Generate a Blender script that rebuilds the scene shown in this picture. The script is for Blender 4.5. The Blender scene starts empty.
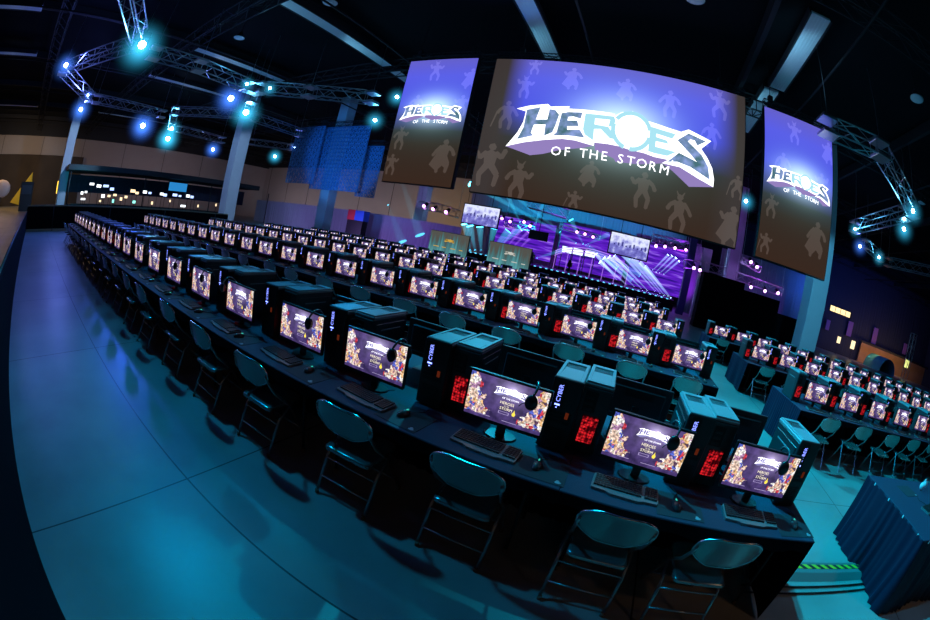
import bpy, math, random
from math import pi, sin, cos, radians as R
from mathutils import Vector, Matrix
random.seed(7)
SC = bpy.context.scene
COL = SC.collection

# ------------------------------------------------------------ camera (15 mm fisheye, rolled)
CP = Vector((-1.876, -1.900, 1.923))
YAW, PIT, ROL, FPX = -0.386, -0.169, 0.196, 396.1
_f = Vector((sin(YAW)*cos(PIT), cos(YAW)*cos(PIT), sin(PIT)))
_r0 = Vector((cos(YAW), -sin(YAW), 0)); _u0 = _r0.cross(_f)
_r = _r0*cos(ROL)+_u0*sin(ROL); _u = -_r0*sin(ROL)+_u0*cos(ROL)
cd = bpy.data.cameras.new('camera'); cam = bpy.data.objects.new('camera', cd); COL.objects.link(cam)
m = Matrix((( _r.x, _u.x, -_f.x, CP.x), (_r.y, _u.y, -_f.y, CP.y), (_r.z, _u.z, -_f.z, CP.z), (0, 0, 0, 1)))
cam.matrix_world = m
cd.type = 'PANO'
cd.sensor_width = 36; cd.sensor_height = 24
for tgt in (cd, getattr(cd, 'cycles', None)):
    if tgt is None: continue
    try:
        tgt.panorama_type = 'FISHEYE_EQUISOLID'; tgt.fisheye_lens = FPX/930*36; tgt.fisheye_fov = R(200)
    except Exception: pass
cd.clip_start = 0.02; cd.clip_end = 500
SC.camera = cam

def ray(px, py):
    x = px-465; y = 310-py; r = math.hypot(x, y); th = 2*math.asin(r/2/FPX)
    return (_r*(x/r)+_u*(y/r))*sin(th)+_f*cos(th)
def atY(px, py, Y):
    d = ray(px, py); return CP+d*((Y-CP.y)/d.y)
def atZ(px, py, Z):
    d = ray(px, py); return CP+d*((Z-CP.z)/d.z)
def atX(px, py, X):
    d = ray(px, py); return CP+d*((X-CP.x)/d.x)

# ------------------------------------------------------------ mesh helper
class MB:
    def __init__(s): s.v = []; s.f = []; s.mi = []; s.sm = []
    def face(s, pts, mi=0, smooth=False):
        b = len(s.v); s.v += [tuple(p) for p in pts]; s.f.append(tuple(range(b, b+len(pts)))); s.mi.append(mi); s.sm.append(smooth)
    def box(s, a, b, mi=0, bev=0.0, M=None):
        x0, y0, z0 = a; x1, y1, z1 = b; c = bev
        if c <= 0:
            V = [(x0,y0,z0),(x1,y0,z0),(x1,y1,z0),(x0,y1,z0),(x0,y0,z1),(x1,y0,z1),(x1,y1,z1),(x0,y1,z1)]
            F = [(0,3,2,1),(4,5,6,7),(0,1,5,4),(1,2,6,5),(2,3,7,6),(3,0,4,7)]
        else:   # chamfered on all edges
            V = []; F = []
            idx = {}
            def vid(p):
                if p not in idx: idx[p] = len(V); V.append(p)
                return idx[p]
            X = (x0, x1); Y = (y0, y1); Z = (z0, z1)
            sg = (1, -1)
            def P(i, j, k, ax):
                x = X[i]+(0 if ax == 0 else c*sg[i]); y = Y[j]+(0 if ax == 1 else c*sg[j]); z = Z[k]+(0 if ax == 2 else c*sg[k])
                return vid((x, y, z))
            for i in (0, 1):
                q = [P(i,0,0,0), P(i,1,0,0), P(i,1,1,0), P(i,0,1,0)]; F.append(q if i else q[::-1])
                q = [P(0,i,0,1), P(0,i,1,1), P(1,i,1,1), P(1,i,0,1)]; F.append(q if i else q[::-1])
                q = [P(0,0,i,2), P(1,0,i,2), P(1,1,i,2), P(0,1,i,2)]; F.append(q if i else q[::-1])
            for i in (0, 1):
                for j in (0, 1):
                    F.append([P(i,j,0,0), P(i,j,1,0), P(i,j,1,1), P(i,j,0,1)])
                    F.append([P(i,0,j,0), P(i,1,j,0), P(i,1,j,2), P(i,0,j,2)])
                    F.append([P(0,i,j,1), P(1,i,j,1), P(1,i,j,2), P(0,i,j,2)])
                    for k in (0, 1): F.append([P(i,j,k,0), P(i,j,k,1), P(i,j,k,2)])
        b0 = len(s.v)
        s.v += [tuple(M@Vector(v)) if M else v for v in V]
        for f in F: s.f.append(tuple(b0+i for i in f)); s.mi.append(mi); s.sm.append(False)
        return s
    def tube(s, pts, r, mi=0, n=6, cap=True, r2=None):
        pts = [Vector(p) for p in pts]; rings = []
        prev = None
        for i, p in enumerate(pts):
            t = (pts[min(i+1, len(pts)-1)]-pts[max(i-1, 0)]).normalized()
            if prev is None:
                a = Vector((0, 0, 1)) if abs(t.z) < .9 else Vector((1, 0, 0))
                u = t.cross(a).normalized()
            else:
                u = (prev-t*prev.dot(t)).normalized()
            prev = u; w = t.cross(u)
            rr = r if r2 is None else r+(r2-r)*i/(len(pts)-1)
            b = len(s.v); rings.append(b)
            for k in range(n):
                an = 2*pi*k/n; s.v.append(tuple(p+u*(rr*cos(an))+w*(rr*sin(an))))
        for a, b in zip(rings, rings[1:]):
            for k in range(n):
                s.f.append((a+k, a+(k+1) % n, b+(k+1) % n, b+k)); s.mi.append(mi); s.sm.append(n > 5)
        if cap:
            s.f.append(tuple(rings[0]+k for k in range(n))[::-1]); s.mi.append(mi); s.sm.append(False)
            s.f.append(tuple(rings[-1]+k for k in range(n))); s.mi.append(mi); s.sm.append(False)
        return s
    def prism(s, poly, y0, y1, mi=0, mside=None, M=None):
        """poly: (x,z) outline extruded along Y from y0 (front) to y1"""
        n = len(poly); b = len(s.v)
        T = (lambda p: tuple(M@Vector(p))) if M else (lambda p: p)
        s.v += [T((x, y0, z)) for x, z in poly]+[T((x, y1, z)) for x, z in poly]
        s.f.append(tuple(range(b, b+n))); s.mi.append(mi); s.sm.append(False)
        s.f.append(tuple(range(b+n, b+2*n))[::-1]); s.mi.append(mi if mside is None else mside); s.sm.append(False)
        for i in range(n):
            j = (i+1) % n
            s.f.append((b+i, b+n+i, b+n+j, b+j)); s.mi.append(mi if mside is None else mside); s.sm.append(False)
        return s
    def sphere(s, c, r, mi=0, nu=12, nv=8, sc=(1, 1, 1)):
        c = Vector(c); b = len(s.v)
        for j in range(nv+1):
            t = pi*j/nv
            for i in range(nu):
                a = 2*pi*i/nu
                s.v.append((c.x+r*sc[0]*sin(t)*cos(a), c.y+r*sc[1]*sin(t)*sin(a), c.z+r*sc[2]*cos(t)))
        for j in range(nv):
            for i in range(nu):
                s.f.append((b+j*nu+i, b+(j+1)*nu+i, b+(j+1)*nu+(i+1) % nu, b+j*nu+(i+1) % nu)); s.mi.append(mi); s.sm.append(True)
        return s
    def mesh(s, name, mats):
        me = bpy.data.meshes.new(name); me.from_pydata(s.v, [], s.f)
        for mm in (mats if isinstance(mats, (list, tuple)) else [mats]): me.materials.append(mm)
        me.polygons.foreach_set('material_index', s.mi); me.polygons.foreach_set('use_smooth', s.sm)
        me.update(); return me
    def build(s, name, mats, parent=None, loc=None, clean=True):
        o = bpy.data.objects.new(name, s.mesh(name, mats)); COL.objects.link(o)
        if parent: o.parent = parent
        if loc: o.location = loc
        return o

def tag(o, label=None, cat=None, group=None, kind=None):
    if label: o['label'] = label
    if cat: o['category'] = cat
    if group: o['group'] = group
    if kind: o['kind'] = kind
    return o
def empty(name, loc, rz=0):
    o = bpy.data.objects.new(name, None); COL.objects.link(o); o.location = loc; o.rotation_euler = (0, 0, rz); o.empty_display_size = .1
    return o
def copy_tree(o, parent=None):
    c = o.copy(); COL.objects.link(c)
    c.parent = parent
    for k in ('label', 'category', 'group'):
        if parent is None and k in c: del c[k]
    for ch in list(KIDS.get(o.name, [])): copy_tree2(ch, c)
    return c
def copy_tree2(o, parent):
    c = o.copy(); COL.objects.link(c); c.parent = parent
    for ch in KIDS.get(o.name, []): copy_tree2(ch, c)
KIDS = {}
def kid(parent, o):
    KIDS.setdefault(parent.name, []).append(o); o.parent = parent; return o

# ------------------------------------------------------------ materials
def nt(name):
    m = bpy.data.materials.new(name); m.use_nodes = True; t = m.node_tree; t.nodes.clear()
    return m, t, t.nodes.new, t.links.new
def mat(name, col, rough=.5, metal=0.0, noise=0.0, nscale=30, bump=0.0, spec=.5):
    m, t, N, L = nt(name)
    o = N('ShaderNodeOutputMaterial'); p = N('ShaderNodeBsdfPrincipled'); L(p.outputs[0], o.inputs[0])
    p.inputs['Base Color'].default_value = (*col, 1); p.inputs['Roughness'].default_value = rough; p.inputs['Metallic'].default_value = metal
    p.inputs['Specular IOR Level'].default_value = spec
    if noise or bump:
        tc = N('ShaderNodeTexCoord'); n = N('ShaderNodeTexNoise'); n.inputs['Scale'].default_value = nscale; n.inputs['Detail'].default_value = 3
        L(tc.outputs['Object'], n.inputs['Vector'])
        if noise:
            mr = N('ShaderNodeMapRange'); L(n.outputs[0], mr.inputs[0]); mr.inputs[3].default_value = 1-noise; mr.inputs[4].default_value = 1+noise
            mx = N('ShaderNodeMix'); mx.data_type = 'RGBA'; mx.blend_type = 'MULTIPLY'; mx.inputs[0].default_value = 1
            mx.inputs[6].default_value = (*col, 1); L(mr.outputs[0], mx.inputs[7]); L(mx.outputs[2], p.inputs['Base Color'])
        if bump:
            b = N('ShaderNodeBump'); b.inputs['Strength'].default_value = bump; b.inputs['Distance'].default_value = .01; L(n.outputs[0], b.inputs['Height']); L(b.outputs[0], p.inputs['Normal'])
    return m
def emi(name, col, s=1.0, sample=False):
    m, t, N, L = nt(name); o = N('ShaderNodeOutputMaterial'); e = N('ShaderNodeEmission'); L(e.outputs[0], o.inputs[0])
    e.inputs[0].default_value = (*col, 1); e.inputs[1].default_value = s
    if not sample: m.cycles.emission_sampling = 'NONE'
    return m
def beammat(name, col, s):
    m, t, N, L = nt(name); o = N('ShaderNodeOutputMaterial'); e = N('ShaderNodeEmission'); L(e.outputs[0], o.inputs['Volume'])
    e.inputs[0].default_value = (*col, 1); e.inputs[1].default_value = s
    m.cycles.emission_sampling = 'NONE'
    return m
def cl(name, *stops, pos=None): return stops

M = {}
M['cloth'] = mat('black_cloth', (.020, .032, .070), .75, noise=.15, nscale=60, bump=.15)
M['skirt'] = mat('navy_satin', (.006, .006, .026), .55, spec=.3)
M['drape'] = mat('black_drape', (.005, .005, .008), .9, spec=.05)
M['plastic'] = mat('black_plastic', (.012, .013, .016), .35)
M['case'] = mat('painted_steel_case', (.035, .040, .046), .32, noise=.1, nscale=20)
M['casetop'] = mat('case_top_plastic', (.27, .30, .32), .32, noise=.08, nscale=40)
M['dark'] = mat('dark_recess', (.004, .004, .005), .6)
M['rubber'] = mat('rubber', (.015, .015, .016), .8)
M['chrome'] = mat('chrome', (.55, .56, .58), .18, 1.0)
M['seat'] = mat('painted_grey_steel', (.34, .36, .34), .20, .75, noise=.06, nscale=9)
M['tube'] = mat('steel_tube', (.40, .41, .42), .28, .9)
M['key'] = mat('key_plastic', (.02, .022, .025), .5)
M['kbody'] = mat('keyboard_body', (.16, .17, .18), .35)
M['red'] = mat('red_lining', (.35, .01, .02), .6)
M['truss'] = mat('aluminium_truss', (.55, .57, .60), .3, .9)
M['black'] = mat('black_paint', (.006, .006, .008), .7)
M['steel'] = mat('dark_roof_steel', (.010, .011, .013), .7)
M['column'] = mat('painted_column', (.42, .44, .47), .6, noise=.06, nscale=2)
M['beige'] = mat('beige_wall', (.42, .36, .31), .8, noise=.05, nscale=.6)
M['white'] = mat('white_diffuser', (.75, .77, .78), .5)
M['led_blue'] = emi('blue_led', (.16, .22, 1.0), 5)
M['led_white'] = emi('white_blue_led', (.20, .26, 1.0), 2.6)
M['led_cyan'] = emi('cyan_led', (.05, .7, .55), .9)
M['lens'] = emi('lamp_lens', (.42, .95, 1.0), 30)
M['lens_blue'] = emi('lamp_lens_blue', (.35, .55, 1.0), 26)
M['lens_purple'] = emi('lamp_lens_purple', (.85, .3, 1.0), 8)

def floor_mat():
    m, t, N, L = nt('sealed_concrete'); o = N('ShaderNodeOutputMaterial'); p = N('ShaderNodeBsdfPrincipled'); L(p.outputs[0], o.inputs[0])
    tc = N('ShaderNodeTexCoord'); n1 = N('ShaderNodeTexNoise'); n1.inputs['Scale'].default_value = .7; n1.inputs['Detail'].default_value = 6; L(tc.outputs['Object'], n1.inputs[0])
    n2 = N('ShaderNodeTexNoise'); n2.inputs['Scale'].default_value = 2.5; n2.inputs['Detail'].default_value = 4; L(tc.outputs['Object'], n2.inputs[0])
    ad = N('ShaderNodeMath'); ad.operation = 'MULTIPLY_ADD'; L(n2.outputs[0], ad.inputs[0]); ad.inputs[1].default_value = .4; L(n1.outputs[0], ad.inputs[2])
    cr = N('ShaderNodeValToRGB'); cr.color_ramp.elements[0].position = .45; cr.color_ramp.elements[0].color = (.22, .215, .205, 1)
    cr.color_ramp.elements[1].position = .95; cr.color_ramp.elements[1].color = (.36, .355, .34, 1); L(ad.outputs[0], cr.inputs[0])
    sx = N('ShaderNodeSeparateXYZ'); L(tc.outputs['Object'], sx.inputs[0])
    last = None
    for ax, off, per in ((0, 1.93, 3.05), (1, -.9, 3.05)):
        a = N('ShaderNodeMath'); a.operation = 'SUBTRACT'; L(sx.outputs[ax], a.inputs[0]); a.inputs[1].default_value = off-per*60
        b = N('ShaderNodeMath'); b.operation = 'MODULO'; L(a.outputs[0], b.inputs[0]); b.inputs[1].default_value = per
        c = N('ShaderNodeMath'); c.operation = 'GREATER_THAN'; L(b.outputs[0], c.inputs[0]); c.inputs[1].default_value = .014
        if last is None: last = c
        else:
            d = N('ShaderNodeMath'); d.operation = 'MULTIPLY'; L(last.outputs[0], d.inputs[0]); L(c.outputs[0], d.inputs[1]); last = d
    mx = N('ShaderNodeMix'); mx.data_type = 'RGBA'; L(last.outputs[0], mx.inputs[0]); mx.inputs[6].default_value = (.03, .03, .03, 1); L(cr.outputs[0], mx.inputs[7]); L(mx.outputs[2], p.inputs['Base Color'])
    rr = N('ShaderNodeMapRange'); L(n2.outputs[0], rr.inputs[0]); rr.inputs[3].default_value = .30; rr.inputs[4].default_value = .42; L(rr.outputs[0], p.inputs['Roughness'])
    b = N('ShaderNodeBump'); b.inputs['Strength'].default_value = .05; b.inputs['Distance'].default_value = .02; L(ad.outputs[0], b.inputs['Height']); L(b.outputs[0], p.inputs['Normal'])
    return m
M['floor'] = floor_mat()

def pleat_mat(name, col, per, rough=.7):
    m, t, N, L = nt(name); o = N('ShaderNodeOutputMaterial'); p = N('ShaderNodeBsdfPrincipled'); L(p.outputs[0], o.inputs[0])
    p.inputs['Base Color'].default_value = (*col, 1); p.inputs['Roughness'].default_value = rough
    tc = N('ShaderNodeTexCoord'); w = N('ShaderNodeTexNoise'); mp = N('ShaderNodeMapping'); mp.inputs['Scale'].default_value = (per, per, .03); L(tc.outputs['Object'], mp.inputs[0]); L(mp.outputs[0], w.inputs[0]); w.inputs['Scale'].default_value = 1
    b = N('ShaderNodeBump'); b.inputs['Strength'].default_value = 1; b.inputs['Distance'].default_value = .15; L(w.outputs[0], b.inputs['Height']); L(b.outputs[0], p.inputs['Normal'])
    return m
M['pipe_drape'] = pleat_mat('white_pipe_drape', (.35, .35, .42), 3)
M['blue_drape'] = pleat_mat('dark_blue_drape', (.02, .03, .07), 3)
M['purple_drape'] = pleat_mat('stage_back_drape', (.22, .20, .26), 3)

# --- monitor picture: title art of a crowd on each side over violet clouds (object coordinates, metres, x 0..w, z 0..h)
SW, SH = .519, .292
def monitor_mat():
    m, t, N, L = nt('game_lobby_picture'); o = N('ShaderNodeOutputMaterial'); e = N('ShaderNodeEmission'); L(e.outputs[0], o.inputs[0])
    tc = N('ShaderNodeTexCoord'); sx = N('ShaderNodeSeparateXYZ'); L(tc.outputs['Object'], sx.inputs[0])
    def math_(op, a, b=None, c=None):
        n = N('ShaderNodeMath'); n.operation = op
        for i, v in enumerate((a, b, c)):
            if v is None: continue
            if isinstance(v, (int, float)): n.inputs[i].default_value = v
            else: L(v, n.inputs[i])
        return n.outputs[0]
    x = math_('DIVIDE', sx.outputs[0], SW/2); z = math_('DIVIDE', sx.outputs[2], SH)      # x -1..1, z 0..1
    ns = N('ShaderNodeTexNoise'); ns.inputs['Scale'].default_value = 14; ns.inputs['Detail'].default_value = 4; L(tc.outputs['Object'], ns.inputs[0])
    bg = N('ShaderNodeValToRGB'); el = bg.color_ramp.elements; el[0].position = .35; el[0].color = (.012, .006, .045, 1); el[1].position = .80; el[1].color = (.11, .065, .26, 1); L(ns.outputs[0], bg.inputs[0])
    # burst of light behind the title
    dx = math_('MULTIPLY', math_('SUBTRACT', x, .12), 1.6); dz = math_('MULTIPLY', math_('SUBTRACT', z, .80), 2.2)
    d2 = math_('ADD', math_('MULTIPLY', dx, dx), math_('MULTIPLY', dz, dz))
    gl = math_('DIVIDE', .035, math_('ADD', d2, .04))
    a1 = N('ShaderNodeMix'); a1.data_type = 'RGBA'; a1.blend_type = 'ADD'; L(gl, a1.inputs[0]); L(bg.outputs[0], a1.inputs[6]); a1.inputs[7].default_value = (.75, .65, 1, 1)
    # crowd of coloured figures
    vo = N('ShaderNodeTexVoronoi'); vo.inputs['Scale'].default_value = 40; dn = N('ShaderNodeTexNoise'); dn.inputs['Scale'].default_value = 45; L(tc.outputs['Object'], dn.inputs[0]); dm = N('ShaderNodeVectorMath'); dm.operation = 'MULTIPLY_ADD'; L(dn.outputs['Color'], dm.inputs[0]); dm.inputs[1].default_value = (.035, .035, .05); L(tc.outputs['Object'], dm.inputs[2]); L(dm.outputs[0], vo.inputs[0])
    vs = N('ShaderNodeSeparateColor'); L(vo.outputs['Color'], vs.inputs[0])
    cr = N('ShaderNodeValToRGB'); cr.color_ramp.interpolation = 'CONSTANT'
    cols = [(.0, (.80, .50, .36)), (.13, (.12, .06, .12)), (.20, (1.0, .86, .72)), (.34, (.60, .05, .08)), (.43, (.85, .62, .50)), (.56, (.10, .14, .62)), (.66, (1.0, .95, .92)), (.80, (.48, .26, .45)), (.90, (.85, .50, .22))]
    e0 = cr.color_ramp.elements; e0[0].color = (*cols[0][1], 1); e0[1].position = cols[1][0]; e0[1].color = (*cols[1][1], 1)
    for pz, c in cols[2:]: q = cr.color_ramp.elements.new(pz); q.color = (*c, 1)
    L(vs.outputs[0], cr.inputs[0])
    n2 = N('ShaderNodeTexNoise'); n2.inputs['Scale'].default_value = 70; L(tc.outputs['Object'], n2.inputs[0])
    mv = N('ShaderNodeMix'); mv.data_type = 'RGBA'; mv.blend_type = 'MULTIPLY'; mv.inputs[0].default_value = 1; L(cr.outputs[0], mv.inputs[6])
    sc = N('ShaderNodeMapRange'); L(n2.outputs[0], sc.inputs[0]); sc.inputs[1].default_value = .3; sc.inputs[2].default_value = .65; sc.inputs[3].default_value = .10; sc.inputs[4].default_value = 1.15; L(sc.outputs[0], mv.inputs[7])
    # mask: |x| > threshold which grows with height, ragged
    n3 = N('ShaderNodeTexNoise'); n3.inputs['Scale'].default_value = 26; L(tc.outputs['Object'], n3.inputs[0])
    lim = math_('ADD', math_('MULTIPLY', z, .48), math_('MULTIPLY', n3.outputs[0], .55))
    msk = math_('GREATER_THAN', math_('ABSOLUTE', x), math_('ADD', lim, .06))
    low = math_('GREATER_THAN', z, math_('MULTIPLY_ADD', n3.outputs[0], .10, .04))
    msk = math_('MULTIPLY', msk, low)
    mm = N('ShaderNodeMix'); mm.data_type = 'RGBA'; L(msk, mm.inputs[0]); L(a1.outputs[2], mm.inputs[6]); L(mv.outputs[2], mm.inputs[7])
    L(mm.outputs[2], e.inputs[0]); e.inputs[1].default_value = MON_S
    m.cycles.emission_sampling = 'NONE'
    return m
MON_S = 1.25
M['mon'] = monitor_mat()
M['mon_logo'] = emi('title_lettering', (.9, .88, 1), 2.2)
M['mon_txt'] = emi('menu_lettering', (.85, .75, .55), 1.6)
M['mon_line'] = emi('menu_lines', (.5, .4, .75), 1)
M['mon_gold'] = emi('gold_badge', (.9, .7, .08), 1.3)

# --- big screen picture
def wall_mat(name, x0, x1, z0, z1, cx, cz, light=0.0, sideband=True):
    m, t, N, L = nt(name); o = N('ShaderNodeOutputMaterial'); e = N('ShaderNodeEmission'); L(e.outputs[0], o.inputs[0])
    tc = N('ShaderNodeTexCoord'); sx = N('ShaderNodeSeparateXYZ'); L(tc.outputs['Object'], sx.inputs[0])
    u = N('ShaderNodeMapRange'); L(sx.outputs[0], u.inputs[0]); u.inputs[1].default_value = x0; u.inputs[2].default_value = x1
    v = N('ShaderNodeMapRange'); L(sx.outputs[2], v.inputs[0]); v.inputs[1].default_value = z0; v.inputs[2].default_value = z1
    cr = N('ShaderNodeValToRGB'); el = cr.color_ramp.elements
    def c(r, g, b): return (r+light*(.18+r*1.5), g+light*(.15+g*1.5), b+light*(.15+b*.8), 1)
    stops = [(0, (.040, .021, .014)), (.30, (.034, .025, .019)), (.40, (.028, .030, .036)), (.50, (.05, .055, .28)), (.62, (.07, .08, .78)), (.85, (.10, .11, .80)), (1, (.13, .12, .60))]
    el[0].position = 0; el[0].color = c(*stops[0][1]); el[1].position = 1; el[1].color = c(*stops[-1][1])
    for pz, cc in stops[1:-1]: q = el.new(pz); q.color = c(*cc)
    L(v.outputs[0], cr.inputs[0])
    out = cr.outputs[0]
    if sideband:     # dark bands at both ends of the wide picture
        sb = N('ShaderNodeValToRGB'); s = sb.color_ramp.elements; s[0].position = .06; s[0].color = (1, 1, 1, 1); s[1].position = 1; s[1].color = (1, 1, 1, 1)
        for pz, k in ((.15, 0), (.88, 0), (.97, 1)): q = s.new(pz); q.color = (k, k, k, 1)
        L(u.outputs[0], sb.inputs[0])
        mx = N('ShaderNodeMix'); mx.data_type = 'RGBA'; L(sb.outputs[0], mx.inputs[0]); L(out, mx.inputs[6]); mx.inputs[7].default_value = c(.045, .035, .034); out = mx.outputs[2]
    # star burst round the emblem in the picture
    def math_(op, a, b=None):
        n = N('ShaderNodeMath'); n.operation = op
        for i, q in enumerate((a, b)):
            if q is None: continue
            if isinstance(q, (int, float)): n.inputs[i].default_value = q
            else: L(q, n.inputs[i])
        return n.outputs[0]
    W = (x1-x0)
    dx = math_('DIVIDE', math_('SUBTRACT', sx.outputs[0], cx), .15*W if sideband else .28*W); dz = math_('DIVIDE', math_('SUBTRACT', sx.outputs[2], cz), .10*W if sideband else .17*W)
    d2 = math_('ADD', math_('MULTIPLY', dx, dx), math_('MULTIPLY', dz, dz))
    g = math_('POWER', 2.718, math_('MULTIPLY', d2, -1.0))
    ad = N('ShaderNodeMix'); ad.data_type = 'RGBA'; ad.blend_type = 'ADD'; L(g, ad.inputs[0]); L(out, ad.inputs[6]); ad.inputs[7].default_value = (.7, 1.0, 1.1, 1)
    g2 = math_('MULTIPLY', math_('POWER', 2.718, math_('MULTIPLY', d2, -.25)), .09)
    ad2 = N('ShaderNodeMix'); ad2.data_type = 'RGBA'; ad2.blend_type = 'ADD'; L(g2, ad2.inputs[0]); L(ad.outputs[2], ad2.inputs[6]); ad2.inputs[7].default_value = (.35, 1.0, .9, 1)
    L(ad2.outputs[2], e.inputs[0]); e.inputs[1].default_value = 1.0
    if light: m.cycles.emission_sampling = 'NONE'
    return m

# ------------------------------------------------------------ SETTING
def struct(name, mb, mats, loc=None):
    return tag(mb.build(name, mats, None, loc), kind='structure')
fl = MB(); fl.face([(-80, -16, 0), (62, -16, 0), (62, 56, 0), (-80, 56, 0)]); struct('floor', fl, M['floor'])
CZ = 14.2
c_ = MB(); c_.box((-80, -16, CZ), (62, 56, CZ+.3)); struct('ceiling', c_, mat('black_ceiling', (.008, .009, .011), .95, spec=.1))
w = MB(); w.box((-80.3, -16, 0), (-80, 56, CZ)); struct('wall_left', w, M['beige'])
w = MB(); w.box((-80, 54, 0), (-12, 54.3, CZ)); struct('wall_back', w, M['beige'])
w = MB(); w.box((-12, 54, 0), (62, 54.3, CZ)); struct('wall_backright', w, M['blue_drape'])
w = MB(); w.box((62, -16, 0), (62.3, 56, CZ)); struct('wall_right', w, M['blue_drape'])
w = MB(); w.box((-80, -16.3, 0), (62, -16, CZ)); struct('wall_front', w, M['black'])
# dark bulkhead above the beige walls
w = MB(); w.box((-79.9, -16, 11.6), (-79.3, 54, CZ)); w.box((-79.9, 53.2, 11.8), (-12, 53.9, CZ)); struct('trim_1', w, M['steel'])
w = MB(); w.box((-79.95, -16, 0), (-79.2, 7.5, 8.4)); struct('trim_23', w, mat('dark_brown_lobby', (.05, .035, .022), .8, noise=.4, nscale=.4))
# panel joints of the back wall
w = MB()
for i in range(10): w.box((-78+i*7.2, 53.95, 0), (-77.95+i*7.2, 54, 11.8))
for i in range(7): w.box((-80, -12+i*9.5, 0), (-79.95, -11.93+i*9.5, 11.6))
struct('trim_2', w, M['steel'])

# ------------------------------------------------------------ words
ORD = 'first second third fourth fifth sixth seventh eighth ninth tenth eleventh twelfth thirteenth fourteenth fifteenth sixteenth seventeenth eighteenth nineteenth twentieth twenty-first twenty-second twenty-third'.split()
ROWN = ['front', 'second', 'third', 'fourth', 'fifth', 'sixth']

# ------------------------------------------------------------ WORKSTATION PROTOTYPES (origin: table top, x=0 at screen centre, y=0 at table front edge)
HID = []
def proto(name):
    return empty(name, (0, 0, 0))
def text_mesh(txt, size, mb, mi, M4, extr=0.0):
    cu = bpy.data.curves.new('t', 'FONT'); cu.body = txt; cu.size = size; cu.extrude = extr; cu.align_x = 'CENTER'; cu.align_y = 'CENTER'; cu.resolution_u = 2
    o = bpy.data.objects.new('t', cu); COL.objects.link(o)
    dg = bpy.context.evaluated_depsgraph_get(); me = bpy.data.meshes.new_from_object(o.evaluated_get(dg))
    b = len(mb.v); mb.v += [tuple(M4@v.co) for v in me.vertices]
    for p in me.polygons: mb.f.append(tuple(b+i for i in p.vertices)); mb.mi.append(mi); mb.sm.append(False)
    bpy.data.objects.remove(o); bpy.data.curves.remove(cu); bpy.data.meshes.remove(me)
RX90 = Matrix.Rotation(pi/2, 4, 'X')

# --- emblem lettering, digitised on the picture plane; units: fraction of letter width (x) from the centre
def c1(x, y): return (500+x/7.75, 95+y/7.75)
def c2(x, y): return (600+x/7.75, 110+y/7.75)
YS = 14.0
def P1(l): return [(lambda q: (q.x, q.z))(atY(*c1(*p), YS)) for p in l]
def P2(l): return [(lambda q: (q.x, q.z))(atY(*c2(*p), YS)) for p in l]
LOGO = {
 'outline': P1([(130,103),(230,80),(372,68),(392,88),(540,86),(532,104),(660,112),(800,128),(900,143)])+P2([(60,22),(125,38),(170,15),(255,8),(320,48),(372,84),(440,105),(540,140),(630,168),(688,150),(862,240),(785,300),(832,370),(870,450),(884,540),(878,597),(760,530),(620,442),(570,430),(480,410),(530,385),(420,362),(340,332),(240,310),(150,280),(60,262)])+P1([(730,366),(725,392),(640,368),(580,350),(480,338),(350,345),(180,365),(42,395),(85,345),(135,285),(180,205),(200,125)]),
 'side1': P1([(42,395),(230,465),(330,455),(460,425),(640,408),(725,392),(640,368),(580,350),(480,338),(350,345),(180,365)]),
 'side2': P1([(730,366),(735,425),(880,490)])+P2([(120,400),(300,420),(480,412),(530,385),(420,362),(340,332),(240,310),(150,280),(60,262)]),
 'side3': P2([(480,410),(570,430),(620,442),(760,530),(878,597),(690,594),(560,470)]),
 'H': [P1([(208,112),(315,92),(262,228),(238,290),(256,312),(130,340),(180,250)]), P1([(276,188),(366,188),(352,226),(262,228)]), P1([(384,108),(428,114),(458,152),(432,225),(405,288),(340,314),(352,226),(366,188)])],
 'E': [P1([(478,138),(540,130),(520,200),(520,312),(410,312),(438,285),(465,185)]), P1([(520,130),(640,134),(625,182),(570,165),(520,168)]), P1([(520,196),(598,196),(610,240),(520,240)]), P1([(520,268),(618,268),(655,330),(560,316),(520,312)])],
 'R': [P1([(662,140),(740,148),(720,350),(655,305),(642,262)]), P1([(740,148),(885,165),(895,195),(735,180)]), P1([(862,170),(895,195),(885,235),(840,245),(850,200)]), P1([(730,225),(840,245),(905,345),(850,335),(780,262),(728,262)])],
 'O': P2([(245,160)])[0],
 'E2': [P2([(390,125),(440,140),(425,335),(372,318)]), P2([(430,138),(588,186),(560,222),(430,180)]), P2([(430,205),(520,235),(530,262),(430,240)]), P2([(428,282),(590,325),(520,355),(424,335)])],
 'S': P2([(600,232),(688,180),(822,243),(755,275),(735,235),(700,226),(682,242),(790,350),(838,440),(850,540),(700,440),(600,400),(520,400),(612,330),(752,402),(700,340)]),
}
LX0 = min(x for x, z in LOGO['outline']); LX1 = max(x for x, z in LOGO['outline']); LZ0 = min(z for x, z in LOGO['outline']); LZ1 = max(z for x, z in LOGO['outline'])
LCX, LCZ, LW = (LX0+LX1)/2, (LZ0+LZ1)/2, LX1-LX0
def flat(mb, poly, y, mi, tri=True):
    from mathutils.geometry import tessellate_polygon
    V = [Vector((x, z, 0)) for x, z in poly]; b = len(mb.v); mb.v += [(x, y, z) for x, z in poly]
    for t in tessellate_polygon([V]):
        a = [poly[i] for i in t]
        ar = (a[1][0]-a[0][0])*(a[2][1]-a[0][1])-(a[2][0]-a[0][0])*(a[1][1]-a[0][1])
        tt = t if ar > 0 else t[::-1]
        mb.f.append(tuple(b+i for i in tt)); mb.mi.append(mi); mb.sm.append(False)
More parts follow.
